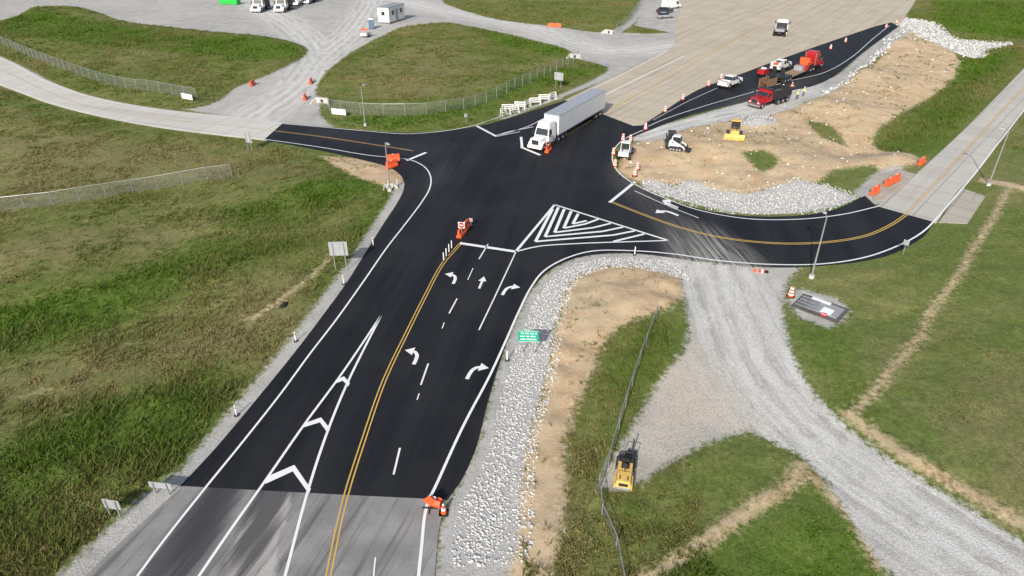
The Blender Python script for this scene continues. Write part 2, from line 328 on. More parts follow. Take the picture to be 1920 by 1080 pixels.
# gravel
latv=t.n.new('ShaderNodeCombineXYZ'); t.l.new(t.math('ADD',t.attr('lat'),t.math('MULTIPLY',nm_,1.2)),latv.inputs[0]); t.l.new(t.math('MULTIPLY',nb,6),latv.inputs[1])
st=t.noise(.9,latv.outputs[0],detail=5,rough=.7)
near=t.mapr(t.attr('lat'),1.5,9,1,0)
gc=t.mix(t.mapr(nm_,.3,.7),(.38,.365,.335),(.52,.505,.475))
gc=t.mix(t.mapr(nb,.42,.62,0,.6),gc,(.53,.505,.46))
gc=t.mix(t.math('MULTIPLY',near,t.mapr(st,.36,.6,0,.85)),gc,(.70,.685,.65))
gc=t.mix(t.math('MULTIPLY',near,t.mapr(st,.45,.33,0,.35)),gc,(.38,.35,.31))
gc=t.mix(t.math('MULTIPLY',msk('beige',7,3,nm_),.75),gc,(.58,.505,.41))
gc=t.mix(1,gc,t.gray(t.mapr(t.vor(7),.1,.8,1.08,.78,False)),'MULTIPLY')
gc=t.mix(1,gc,t.gray(t.mapr(nff,.3,.7,.84,1.12,False)),'MULTIPLY')
c=t.mix(msk('gravel',2.4,.4,nf),c,gc)
c=t.mix(msk('rock',1.2,.2,nf),c,(.42,.41,.395))
hh=t.math('ADD',t.math('MULTIPLY',nf,.5),nff); t.bump(hh,.5,.18)
me.materials.append(t.fin(c,.95,0,.1))

# ------------------------------------------------------------ road sheets
def sheet(name,P,z,mat,skirt=.14):
    n=len(P); bm=bmesh.new(); vs=[bm.verts.new((p[0],p[1],z)) for p in P]; f=bm.faces.new(vs)
    f.normal_update()
    if f.normal.z<0: f.normal_flip()
    lo=[bm.verts.new((p[0],p[1],z-skirt)) for p in P]
    for i in range(n):
        j=(i+1)%n; bm.faces.new((vs[i],vs[j],lo[j],lo[i]))
    me=bpy.data.meshes.new(name); bm.to_mesh(me); bm.free(); me.materials.append(mat)
    o=bpy.data.objects.new(name,me); scene.collection.objects.link(o); return o
mh=hd((690,925),(870,520))
t=NT('new_asphalt'); n1=t.noise(.12,detail=4); n2=t.noise(25,detail=2); band=t.noise(.5,t.mapping(rot=(0,0,mh),scale=(30,1.2,1)),detail=4,rough=.6)
c=t.mix(t.mapr(band,.35,.65),(.0105,.011,.013),(.0195,.020,.023)); c=t.mix(t.mapr(n1,.4,.7,0,.5),c,(.028,.028,.031))
c=t.mix(1,c,t.gray(t.mapr(n2,.3,.7,.8,1.25,False)),'MULTIPLY')
def blob(px,toward,rx,ry,lo=.3,hi=1.0):
    p=G(*px); v=t.mapping(loc=(p[0],p[1],0),rot=(0,0,hd(px,toward)),scale=(rx,ry,1)); 
    ln=t.n.new('ShaderNodeVectorMath'); ln.operation='LENGTH'; t.l.new(v,ln.inputs[0])
    sn=t.noise(1.0,t.mapping(loc=(p[0],p[1],0),rot=(0,0,hd(px,toward)),scale=(9,.45,1)),detail=4,rough=.65)
    return t.math('MULTIPLY',t.mapr(ln.outputs['Value'],1,lo),t.mapr(sn,.34,.68,.1,hi))
for px,tw,rx,ry,hi,col in [((1345,490),(1280,415),13,6.5,.95,(.38,.365,.33)),((1240,400),(1180,330),16,4,.35,(.15,.145,.13)),((1200,345),(1190,310),7,5,.4,(.16,.15,.14)),((1430,180),(1560,130),30,5,.4,(.17,.165,.15)),((820,330),(835,300),9,3,.25,(.1,.1,.1)),((1180,300),(1260,220),14,4,.3,(.12,.11,.1)),((700,265),(800,285),25,5,.12,(.08,.08,.085))]:
    c=t.mix(blob(px,tw,rx,ry,.2,hi),c,col)
t.bump(n2,.25,.01); m_as=t.fin(c,t.mapr(n1,.3,.7,.6,.75,False),0,.16)
t=NT('old_asphalt'); n1=t.noise(.3,detail=5); band=t.noise(.7,t.mapping(rot=(0,0,hd((300,1000),(380,915))),scale=(14,.7,1)),detail=5,rough=.65); n2=t.noise(14,detail=3)
c=t.mix(t.mapr(n1,.3,.7),(.20,.195,.19),(.29,.28,.27)); c=t.mix(t.mapr(band,.46,.66,0,.75),c,(.085,.083,.083))
def dist2(px,rx,ry,tw):
    p=G(*px); v=t.mapping(loc=(p[0],p[1],0),rot=(0,0,hd(px,tw)),scale=(rx,ry,1)); ln=t.n.new('ShaderNodeVectorMath'); ln.operation='LENGTH'; t.l.new(v,ln.inputs[0]); return ln.outputs['Value']
k=t.math('ADD',dist2((475,1060),6.5,1.6,(500,980)),t.math('MULTIPLY',t.math('SUBTRACT',n1,.5),1.2)); c=t.mix(t.mapr(k,1.05,.85,0,.75),c,(.44,.41,.38))
for pp,tw in (((400,965),(430,915)),((350,1000),(385,950)),((505,945),(515,920))):
    k=t.math('ADD',dist2(pp,7,1.3,tw),t.math('MULTIPLY',t.math('SUBTRACT',band,.5),3.0)); c=t.mix(t.mapr(k,1.3,.5,0,.85),c,(.045,.045,.05))
wn=t.noise(.5,t.mapping(scale=(1,1,1)),detail=8,rough=.6); ab=t.math('ABSOLUTE',t.math('SUBTRACT',wn,.5)); c=t.mix(t.mapr(ab,.0,.004,.35,0),c,(.08,.08,.08))
c=t.mix(1,c,t.gray(t.mapr(n2,.3,.7,.8,1.2,False)),'MULTIPLY'); m_old=t.fin(c,.9,0,.2)
def conc(name,a,b,ang,bw=6,rh=4,dirtc=(.3,.26,.2)):
    t=NT(name); n1=t.noise(.15,detail=6,rough=.6); n2=t.noise(6,detail=3); v=t.mapping(rot=(0,0,ang))
    br=t.n.new('ShaderNodeTexBrick'); t.l.new(v,br.inputs['Vector']); br.offset=0; br.inputs['Scale'].default_value=1
    br.inputs['Brick Width'].default_value=bw; br.inputs['Row Height'].default_value=rh; br.inputs['Mortar Size'].default_value=.05
    br.inputs['Color1'].default_value=(*a,1); br.inputs['Color2'].default_value=(*b,1); br.inputs['Mortar'].default_value=(a[0]*.45,a[1]*.45,a[2]*.45,1); br.inputs['Bias'].default_value=-.2
    st=t.noise(.6,t.mapping(rot=(0,0,ang),scale=(25,1,1)),detail=4)
    c=t.mix(t.mapr(n1,.4,.75,0,.5),br.outputs['Color'],dirtc); c=t.mix(t.mapr(st,.5,.75,0,.4),c,(dirtc[0]*.65,dirtc[1]*.65,dirtc[2]*.65))
    c=t.mix(1,c,t.gray(t.mapr(n2,.3,.7,.9,1.1,False)),'MULTIPLY'); return t.fin(c,.9,0,.2)
hh_=hd((1125,210),(1240,152)); he=hd((1735,330),(1880,190))
sheet('asphalt_road',ASPH,.012,m_as)
sheet('old_asphalt_road',OLD,0,m_old)
sheet('concrete_highway',HWY,.003,conc('conc_hwy',(.50,.435,.34),(.455,.395,.305),hh_,6,3.8,(.38,.32,.24)))
sheet('concrete_road',WEST,.004,conc('conc_west',(.55,.525,.48),(.51,.485,.445),hd((300,220),(500,245)),5,60,(.44,.40,.35)))
sheet('concrete_road',EAST,.004,conc('conc_east',(.49,.465,.42),(.44,.42,.38),he,5,3.7,(.37,.34,.29)))
mslab=conc('conc_slab',(.42,.38,.32),(.38,.35,.29),he,3,3,(.26,.23,.18))
sheet('concrete_pad',SLAB1,-.004,mslab); sheet('concrete_pad',SLAB2,-.004,mslab)

# markings
def markmat(name,col,under):
    t=NT(name); n=t.noise(3,detail=6,rough=.75); c=t.mix(t.mapr(n,.62,.78,0,.55),col,under); c=t.mix(t.mapr(t.noise(.4),.4,.7,0,.15),c,(.45,.43,.4)); return t.fin(c,.6,0,.3)
MC['mark_white']=markmat('mark_white',(.76,.76,.75),(.1,.1,.1)); MC['mark_yellow']=markmat('mark_yellow',(.60,.38,.08),(.1,.09,.06)); MC['mark_oldyellow']=markmat('mark_oldyellow',(.5,.33,.12),(.35,.3,.22))
MC['mark_tan']=markmat('mark_tan',(.5,.28,.1),(.1,.08,.06))
mk=B()
def rib(pts,wd,mat='mark_white',off=0,z=.019,world=False,step=.6,capdash=None):
    P=cat(np.asarray(pts) if world else GL(pts),step); T=np.gradient(P,axis=0); T/=np.linalg.norm(T,axis=1)[:,None]+1e-9
    Nn=np.stack([-T[:,1],T[:,0]],1); P=P+Nn*off; L=P+Nn*wd/2; R=P-Nn*wd/2
    n=len(P); vs=[(*p,z) for p in L]+[(*p,z) for p in R]
    fs=[(i,i+n,i+n+1,i+1) for i in range(n-1)]
    mk.add(vs,fs,mat)
Wd=.17
leftline=[(372-125,1095),(300,1023),(385,915),(450,835),(525,740),(580,665),(630,600),(680,530),(725,465),(760,420),(790,380),(805,355),(808,335),(800,317),(785,306),(765,299),(690,291),(600,276),(495,261)]
rib(leftline,Wd); rib([(495,261),(400,251),(300,237),(200,219),(100,194),(0,157),(-250,77)],.13)
rib([(533,232),(600,238),(690,246),(760,251),(830,246),(885,236),(950,215),(1010,197),(1055,184)],Wd)
rib([(-250,34),(0,110),(90,154),(180,185),(300,207),(450,222),(533,232)],.12)
rib([(-200,60),(0,130),(90,172),(180,203),(300,222),(450,238),(520,246)],.16,'mark_oldyellow')
for o in(-.12,.12): rib([(520,246),(600,256),(700,271),(775,283)],.1,'mark_tan',o)
rib([(763,301),(799,286)],.5)
rib([(893,236),(931,256)],.45); rib([(931,254),(955,247),(1000,238)],.22); rib([(942,252),(990,237),(1020,222)],.16)
rib([(977,257),(979,277)],.4); rib([(977,276),(1013,291)],.5,z=.0205)
rib([(931,256),(975,247)],.18)
for o in(-.13,.13): rib([(1030,272),(1075,246),(1115,222),(1240,152),(1400,62),(1500,5),(1560,-30)],.11,'mark_yellow',o)
rib([(1135,178),(1283,105)],.3); rib([(1100,172),(1160,143),(1250,97)],.18)
rib([(1215,237),(1250,222),(1330,196),(1400,176),(1480,152),(1540,138),(1590,112),(1640,70),(1668,48)],.15)
rib([(1225,225),(1290,190),(1345,165)],.1,'mark_white')
rib([(1215,240),(1172,260),(1152,280),(1149,303),(1165,328),(1200,351),(1250,373),(1310,394),(1400,410),(1500,411),(1580,402),(1650,386)],Wd)
rightline=[(782,1110),(790,1030),(800,950),(820,905),(868,800),(918,705),(948,640),(970,590),(995,540),(1020,508),(1060,485),(1110,471),(1180,470),(1260,476),(1350,489),(1450,496),(1540,495),(1620,483),(1690,458),(1730,435),(1753,413),(1790,370),(1830,323),(1880,258),(1935,190),(2030,100)]
rib(rightline,.2)
rib([(898,619),(930,552),(967,473)],.13); rib([(862,456),(967,472)],.5)
rib([(1190,358),(1250,385),(1310,409)],.12); rib([(1143,380),(1191,341)],.45)
for o in(-.14,.14):
    rib([(1147,379),(1200,400),(1270,425),(1350,445),(1450,456),(1540,455),(1620,443),(1670,422),(1700,402)],.12,'mark_yellow',o)
    rib([(1700,402),(1730,368),(1790,305),(1840,250),(1920,165),(2010,80)],.12,'mark_oldyellow',o)
    rib([(612,1100),(632,1000),(650,925),(680,830),(720,715),(765,620),(800,550),(830,495),(862,458)],.1,'mark_yellow',o)
for a,b in [((750,840),(738,890)),((803,682),(789,722)),((857,560),(842,588)),((915,458),(898,486))]: rib([a,b],.14)
for a,b in [((786,738),(782,750)),((833,605),(829,616)),((887,503),(877,525)),((704,1045),(699,1095))]: rib([a,b],.09)
rib([(372,1082),(430,997),(495,905),(570,797),(640,702),(715,591)],.19); rib([(532,1090),(577,922),(612,815),(652,717),(715,591)],.19)
def poly2(pts,z): 
    P=GL(pts); mk.add([(*p,z) for p in P],[tuple(range(len(P)))],'mark_white')
# gore chevrons as mitred polygons
poly2([(503,893),(552,872),(583,917),(579,926),(549,884),(497,908)],.0205)
poly2([(573,793),(602,783),(619,804),(615,813),(600,792),(568,802)],.0205)
poly2([(631,712),(645,706),(656,718),(653,725),(643,714),(627,720)],.0205)
# hatched gore
rib([(967,472),(1040,384)],.32); rib([(1040,384),(1253,451)],.28); rib([(967,472),(1010,462),(1080,457),(1253,451)],.22)
for i,tr in enumerate([[(1036,392),(1004,453),(1150,441)],[(1047,389),(1022,444),(1130,434)],[(1058,392),(1040,436),(1113,427)],[(1071,396),(1057,428),(1098,420)],[(1084,401),(1074,420),(1100,414)]]):
    rib(tr[:2],.36,z=.0195); rib(tr[1:],.36,z=.02)
for a,b in [((1098,420),(1122,411)),((1113,427),(1145,419)),((1130,434),(1168,426)),((1150,441),(1190,433)),((1150,453),(1208,439))]: rib([a,b],.34,z=.0212)
def arrow(px,tw,kind,s=1.0):
    c=G(*px); a=hd(px,tw); f=np.array([math.cos(a),math.sin(a)]); rt=np.array([f[1],-f[0]])
    def W(p): q=c+s*(p[0]*rt+p[1]*f); return q
    sg={'L':-1,'R':1,'S':0}[kind]
    if kind=='S':
        rib([W((0,-1.2)),W((0,.4))],.24*s,world=True); pts=[(-.42,.3),(.42,.3),(0,1.25)]
    else:
        rib([W((-sg*.38,-1.2)),W((-sg*.38,-.5)),W((-sg*.28,.15)),W((sg*.0,.52)),W((sg*.2,.6))],.32*s,world=True,step=.15); pts=[(sg*.15,.05),(sg*.15,1.18),(sg*.95,.66)]
    mk.add([(*W(p),.0205) for p in pts],[(0,1,2)],'mark_white')
arrow((848,521),(862,492),'L'); arrow((775,667),(795,625),'L'); arrow((903,530),(918,495),'S'); arrow((955,543),(978,500),'R'); arrow((892,696),(915,650),'R')
arrow((1256,383),(1200,360),'R',1.3); arrow((1256,383),(1200,360),'S',1.1); arrow((1250,399),(1200,378),'L',1.2)
mk.obj('road_markings')

# ------------------------------------------------------------ instanced-in-one-mesh masses
ico=bmesh.new(); bmesh.ops.create_icosphere(ico,subdivisions=1,radius=1); iv=np.array([v.co[:] for v in ico.verts]); ifc=np.array([[v.index for v in f.verts] for f in ico.faces]); ico.free()
def fastmesh(name,V,Fc,mat,attr=None):
    me=bpy.data.meshes.new(name); me.vertices.add(len(V)); me.vertices.foreach_set('co',V.astype(np.float32).ravel())
    k=Fc.shape[1]; me.loops.add(Fc.size); me.loops.foreach_set('vertex_index',Fc.ravel().astype(np.int32))
    me.polygons.add(len(Fc)); me.polygons.foreach_set('loop_start',np.arange(0,Fc.size,k,dtype=np.int32)); me.polygons.foreach_set('loop_total',np.full(len(Fc),k,np.int32)); me.update()
    if attr is not None:
        at=me.attributes.new('tone','FLOAT','POINT'); at.data.foreach_set('value',attr.astype(np.float32))
    me.materials.append(mat); o=bpy.data.objects.new(name,me); scene.collection.objects.link(o); return o
t=NT('rock_mat'); tn=t.attr('tone'); c=t.mix(t.mapr(tn,0,1,0,1,False),(.42,.41,.39),(.64,.63,.605)); c=t.mix(1,c,t.gray(t.mapr(t.noise(6),.3,.7,.85,1.08,False)),'MULTIPLY'); m_rock=t.fin(c,.9,0,.2)
def sample(poly,dens):
    lo=poly.min(0);hi=poly.max(0); n=int((hi-lo).prod()*dens); p=rng.uniform(lo,hi,(n,2)); s_=sd_poly(p[:,0],p[:,1],poly,3); return p[s_+rng.normal(0,.25,n)>0]
def rocks(name,pts,smin,smax,marg=.15):
    rd,gg,dd,_=fields(pts[:,0],pts[:,1]); k=rd<-marg; pts=pts[k]; z=height(pts[:,0],pts[:,1],rd[k],gg[k],dd[k]); n=len(pts)
    s=smin+(smax-smin)*rng.uniform(0,1,n)**1.8; sc=rng.uniform(.6,1.2,(n,3))*s[:,None]; sc[:,2]*=.75
    V=iv[None]*(1+rng.uniform(-.22,.22,(n,12,1)))*sc[:,None,:]; a=rng.uniform(0,6.28,n); ca,sa=np.cos(a)[:,None],np.sin(a)[:,None]
    V2=V.copy(); V2[:,:,0]=V[:,:,0]*ca-V[:,:,1]*sa+pts[:,0:1]; V2[:,:,1]=V[:,:,0]*sa+V[:,:,1]*ca+pts[:,1:2]; V2[:,:,2]=V[:,:,2]+z[:,None]+s[:,None]*.2
    Fc=(ifc[None]+12*np.arange(n)[:,None,None]).reshape(-1,3)
    return fastmesh(name,V2.reshape(-1,3),Fc,m_rock,np.repeat(rng.uniform(0,1,n),12))
rocks('riprap_rocks',sample(riprap,60),.045,.125,.95)
rocks('riprap_rocks',np.vstack([sample(rock2,20),sample(rock4,10)]),.05,.13)
rocks('riprap_rocks',sample(rock3,3.5),.12,.36)
L=cat(GL([(1545,172),(1580,160),(1630,120),(1690,58)]),1.3); L=np.vstack([L+rng.normal(0,.35,L.shape),L+rng.normal(0,.6,L.shape)])
rocks('boulders',L,.22,.5)
dd_=sample(dIs,.2); rocks('scattered_rocks',dd_,.05,.26)

# grass tufts
def tufts():
    n=240000
    yy=25+ (rng.random(n)**1.5)*225; xx=rng.uniform(-1,1,n)*(yy*.72+16)
    rd,gg,dd,rr=fields(xx,yy); nz=vn(xx,yy,5,9)*.5+vn(xx,yy,1.7,8)*.5
    lu_=np.full(xx.shape,-14.0)
    for q in lush: lu_=np.maximum(lu_,sd_poly(xx,yy,q))
    dr_=np.full(xx.shape,-14.0)
    for q in dry: dr_=np.maximum(dr_,sd_poly(xx,yy,q))
    mow=ss(4,14,xx-yy*.1)*(yy<100)
    pr=.25+1.0*ss(.36,.66,nz)+.6*ss(-3,2,lu_)-.1*ss(-3,3,dr_); pr*=np.where(mow>.5,.28,1)
    dn=dd+ (nz-.5)*2
    pr=np.where(dn>0,np.where(vn(xx,yy,2.5,12)>.6,.16,0.01),pr)
    k=(rd<-.9)&(gg+(nz-.5)*1.5<-.3)&(rr<-.2)&(rng.random(n)<pr)
    xx,yy,nz,lu_,mow,dd,dr_=xx[k],yy[k],nz[k],lu_[k],mow[k],dd[k],dr_[k]; z=height(xx,yy); n=len(xx)
    nb_=5; far=1+np.clip((yy-60)/120,0,1.2)
    tall=ss(-1,1.5,lu_)*ss(.4,.7,vn(xx,yy,3.5,21))
    hgt=(rng.uniform(.08,.28,n)*(1+.6*ss(.45,.75,nz)+1.3*tall))*np.where(mow>.5,.45,1)*(1+.3*(far-1)); spr=.24*far*np.where(mow>.5,.8,1)
    a=rng.uniform(0,6.28,(n,nb_)); r0=rng.uniform(0,1,(n,nb_))*spr[:,None]; bx=xx[:,None]+np.cos(a)*r0; by=yy[:,None]+np.sin(a)*r0
    wd=.05*far[:,None]*rng.uniform(.6,1.6,(n,nb_)); pa=rng.uniform(0,6.28,(n,nb_)); ln=rng.uniform(.4,1.3,(n,nb_))*hgt[:,None]; la=rng.uniform(0,6.28,(n,nb_))
    h=hgt[:,None]*rng.uniform(.6,1.2,(n,nb_)); zz=np.repeat(z[:,None]-.03,nb_,1)
    V=np.stack([np.stack([bx-np.cos(pa)*wd,by-np.sin(pa)*wd,zz],-1),np.stack([bx+np.cos(pa)*wd,by+np.sin(pa)*wd,zz],-1),np.stack([bx+np.cos(la)*ln,by+np.sin(la)*ln,zz+h],-1)],2).reshape(-1,3)
    tone=np.clip(.48+.3*ss(-3,3,lu_)-.24*ss(-5,5,dr_)+.1*(mow>.5)+ (vn(xx,yy,22,15)-.5)*.6+(vn(xx,yy,4,18)-.5)*.45+rng.normal(0,.15,n),0,1); tone=np.where(dd>-.3,tone*.6+.2,tone)
    t=NT('grass_blades'); tn=t.attr('tone'); cr=t.n.new('ShaderNodeValToRGB'); t.l.new(tn,cr.inputs[0]); e=cr.color_ramp.elements
    e[0].position=0;e[0].color=(.32,.26,.125,1); e[1].position=1;e[1].color=(.10,.195,.018,1); x=e.new(.35);x.color=(.21,.20,.065,1); x=e.new(.65);x.color=(.14,.185,.04,1)
    m=t.fin(cr.outputs[0],.8,0,.1)
    tl=t.n.new('ShaderNodeBsdfTranslucent'); t.l.new(cr.outputs[0],tl.inputs[0]); mx=t.n.new('ShaderNodeMixShader'); mx.inputs[0].default_value=.4
    t.l.new(t.b.outputs[0],mx.inputs[1]); t.l.new(tl.outputs[0],mx.inputs[2]); t.l.new(mx.outputs[0],t.n['Material Output'].inputs[0])
    fastmesh('grass',V,np.arange(len(V)).reshape(-1,3),m,np.repeat(tone,nb_*3))
tufts()

# ------------------------------------------------------------ fences
def fence(pts,h=2.1,sp=3.0,smooth=True):
    P=cat(GL(pts),sp); z=height(P[:,0],P[:,1]); b=B(); n=len(P)
    for i in range(n):
        p=P[i]; b.cyl((p[0],p[1],z[i]-.1),(p[0],p[1],z[i]+h+.05),.045,'galv',6)
        if i<n-1:
            q_=P[i+1]; b.cyl((p[0],p[1],z[i]+h),(q_[0],q_[1],z[i+1]+h),.03,'galv',5)
            b.add([(p[0],p[1],z[i]+.03),(q_[0],q_[1],z[i+1]+.03),(q_[0],q_[1],z[i+1]+h-.03),(p[0],p[1],z[i]+h-.03)],[(0,1,2,3)],'chain_link')
    b.obj('chain_link_fence')
fence([(-120,20),(0,82),(90,120),(200,158),(370,188)])
fence([(600,200),(640,212),(720,221),(800,220),(870,208),(950,180),(1020,148),(1085,115)])
fence([(-60,400),(100,385),(250,362),(437,338)],1.8)
fence([(1230,605),(1210,660),(1185,730),(1160,810),(1140,880),(1122,925)],1.5,2.5)
fence([(1122,925),(1128,970),(1155,1030),(1170,1110)],1.0,2.5)
fence([(1155,62),(1180,40),(1205,5),(1225,-20)])

# ------------------------------------------------------------ objects
def put(b,name,px,tw=None,bevel=.02,rz=None,z=None,smooth=False):
    p=P3(*px); a=hd(px,tw) if tw else (rz or 0)
    if z is not None: p.z=z
    return b.obj(name,p,a,bevel,smooth)
def light_pole(px,h=8,lum=0):
    b=B(); b.cyl((0,0,0),(0,0,.35),.28,'concrete_obj',14); b.cyl((0,0,.3),(0,0,h),.1,'galv',10,.055); b.cyl((0,0,.35),(0,0,.5),.15,'galv',8)
    b.cyl((0,0,h-.1),(.7,0,h+.05),.035,'galv',6); b.frus(.45,1.15,.17,h,.5,1.1,.13,h+.14,'alu_sign'); put(b,'street_lamp',px,rz=lum,bevel=0)
light_pole((685,236),6.6,1.0); light_pole((731,358),6.6,-1.0); light_pole((1521,521),7.0,1.6); light_pole((1853,348),7.6,2.2)
def signp(px,tw,w_,h_,zb,face='alu_sign',back='alu_sign',posts=2,name='road_sign',lines=0,extra=None):
    b=B(); xs_=[-w_*.3,w_*.3] if posts==2 else [0]
    for x in xs_: b.box(.03,.1,x-.04,x+.04,0,zb+h_*.95,'galv')
    b.box(-.015,.015,-w_/2,w_/2,zb,zb+h_,face); b.box(.015,.03,-w_/2+.01,w_/2-.01,zb+.01,zb+h_-.01,back)
    if lines:
        b.box(-.02,-.015,-w_/2+.03,w_/2-.03,zb+.03,zb+.06,'white_refl'); b.box(-.02,-.015,-w_/2+.03,w_/2-.03,zb+h_-.06,zb+h_-.03,'white_refl')
        for i in range(lines):
            zc=zb+h_*(i+.9)/(lines+.8); y=-w_/2+.15+random.random()*.15
            while y<w_/2-.25:
                L_=random.uniform(.08,.14); b.box(-.022,-.015,y,y+L_,zc-.06,zc+.06,'white_refl'); y+=L_+random.choice([.04,.04,.12])
    put(b,name,px,tw,bevel=0)
signp((990,664),(992,600),1.75,1.15,1.3,'green_sign','alu_sign',2,'green_guide_sign',lines=3)
signp((640,506),(610,600),1.9,1.6,1.7); signp((470,282),(430,300),1.2,1.7,1.2); signp((1047,166),(1000,190),1.9,1.5,1.6); signp((218,966),(180,1010),1.2,.8,.6); signp((306,925),(280,960),1.6,.5,.5)
signp((1692,478),(1750,440),.6,.6,1.2,posts=1); signp((874,232),(900,260),.5,.6,1.1,posts=1,face='white_refl')
for px,tw in (((352,188),(420,200)),((636,217),(700,224))):
    b=B(); b.box(-1.4,1.4,-.03,.03,.2,1.2,'white_refl'); b.box(-1.2,-1.1,-.05,.05,0,1.3,'galv'); b.box(1.1,1.2,-.05,.05,0,1.3,'galv'); put(b,'white_banner',px,tw,0)
def drum(px):
    b=B(); b.cyl((0,0,0),(0,0,.08),.42,'black_rubber',12)
    zs=[.08,.26,.42,.58,.74,.9,1.02]
    for i in range(6): r0=.3-.02*i; b.cyl((0,0,zs[i]),(0,0,zs[i+1]),r0,'orange_plastic' if i%2==0 else 'white_refl',14,r0-.018)
    b.box(-.08,.08,-.015,.015,1.02,1.12,'orange_plastic'); put(b,'traffic_drum',px,bevel=0)
for p in [(1661,52),(1585,79),(1557,92),(1520,125),(1352,148),(1328,161),(1280,187),(1247,210),(1210,243),(1153,312),(1168,263),(1190,330),(1150,290),(1195,318),(1482,556),(1182,265),(1680,45)]: drum(p)
def barrier(px,tw,L_=1.9,h=1.05,n=1):
    b=B()
    for k in range(n):
        x0=k*(L_+.08)-n*(L_+.08)/2
        pr=[(-.3,.08),(.3,.08),(.3,.28),(.14,.55),(.1,h),(-.1,h),(-.14,.55),(-.3,.28)]
        vs=[(x0,y,z) for y,z in pr]+[(x0+L_,y,z) for y,z in pr]; m_=8
        b.add(vs,[tuple(range(7,-1,-1)),tuple(range(8,16))]+[(i,(i+1)%m_,(i+1)%m_+m_,i+m_) for i in range(m_)],'orange_plastic')
        b.box(x0+.2,x0+.6,-.28,.28,0,.08,'black_rubber'); b.box(x0+L_-.6,x0+L_-.2,-.28,.28,0,.08,'black_rubber')
        b.cyl((x0+L_/2,0,h),(x0+L_/2,0,h+.06),.08,'white_refl',8); b.box(x0+.5,x0+L_-.5,-.115,-.1,.7,.85,'white_refl')
    put(b,'traffic_barrier',px,tw,.02)
barrier((735,314),(760,305),n=1); barrier((738,302),(760,300),n=1); barrier((1028,284),(1045,265)); barrier((474,160),(490,150)); barrier((583,156),(588,148)); barrier((572,186),(576,176)); barrier((1040,51),(1060,52),n=2)
barrier((1640,363),(1660,352)); barrier((1672,344),(1690,335),n=2); barrier((1727,308),(1745,296)); barrier((866,441),(880,425),n=1); barrier((872,432),(886,414),n=1)
def dne(px,tw,zb=1.1,s=.75):
    b=B(); b.box(.02,.08,-.03,.03,0,zb+s,'galv'); b.box(-.3,.3,-.3,.3,0,.06,'black_rubber')
    b.box(-.012,.012,-s/2,s/2,zb,zb+s,'white_refl'); b.cyl((-.022,0,zb+s/2),(-.012,0,zb+s/2),s*.46,'red_sign',24); b.box(-.027,-.022,-s*.33,s*.33,zb+s*.42,zb+s*.58,'white_refl')
    put(b,'do_not_enter_sign',px,tw,0)
dne((866,444),(880,415)); dne((883,424),(900,400),.6,.4)
def delin(px,h=1.0,col='white_refl'):
    b=B(); b.cyl((0,0,0),(0,0,.07),.2,'black_rubber',10); b.cyl((0,0,.05),(0,0,h),.055,col,8); b.cyl((0,0,h*.7),(0,0,h*.82),.06,'orange_plastic' if px[0]<800 else col,8); put(b,'delineator_post',px,bevel=0)
for p in [(555,640),(444,779),(645,533),(832,489),(837,481),(842,473),(847,466),(1190,478),(700,460),(728,352),(745,350),(951,676)]: delin(p)
for p in [(832,962)]:
    b=B(); b.box(-.3,.3,-.3,.3,0,.06,'black_rubber'); b.cyl((0,0,.06),(0,0,.75),.2,'orange_plastic',12,.07); b.cyl((0,0,.32),(0,0,.5),.16,'white_refl',12,.125); b.cyl((0,0,.75),(0,0,.82),.08,'white_refl',8,.05); put(b,'traffic_cone',p,bevel=0)
# road work sign on low stand
b=B(); b.box(-.5,.5,-.04,.04,0,.06,'black_metal'); b.box(-.04,.04,-.5,.5,0,.06,'black_metal'); b.box(.02,.06,-.02,.02,0,1.2,'galv')
s_=.45; b.add([(0,0,.25),(0,s_,.25+s_),(0,0,.25+2*s_),(0,-s_,.25+s_),(.02,0,.25),(.02,s_,.25+s_),(.02,0,.25+2*s_),(.02,-s_,.25+s_)],[(0,1,2,3),(7,6,5,4),(0,4,5,1),(1,5,6,2),(2,6,7,3),(3,7,4,0)],'orange_plastic')
put(b,'road_work_sign',(806,953),(815,900),0)
barrier((818,946),(842,952),.8,.4)
def barricade(px,tw,k0):
    b=B()
    for y in (-.9,.9): b.box(-.45,.45,y-.04,y+.04,0,.08,'white_refl'); b.box(-.03,.03,y-.03,y+.03,.05,1.4,'white_refl'); b.hexa([(.38,y-.03,.05),(.44,y-.03,.05),(.44,y+.03,.05),(.38,y+.03,.05),(.0,y-.03,1.2),(.05,y-.03,1.2),(.05,y+.03,1.2),(.0,y+.03,1.2)],'white_refl')
    for z0 in (.5,.85,1.2): b.box(-.06,-.035,-1.05,1.05,z0,z0+.17,'white_refl')
    for k in range(2): b.box(-.066,-.06,-.7+k*1.0,-.5+k*1.0,1.2,1.36,'orange_plastic')
    put(b,'road_barricade',px,tw,0)
for i,p in enumerate([(943,215),(952,210),(964,212),(975,205),(988,201),(1004,197),(1020,191),(1036,187)]): barricade(p,(p[0]+[30,4,22,-10,30,12,2,25][i],p[1]+[4,18,10,14,5,16,18,6][i]),i)
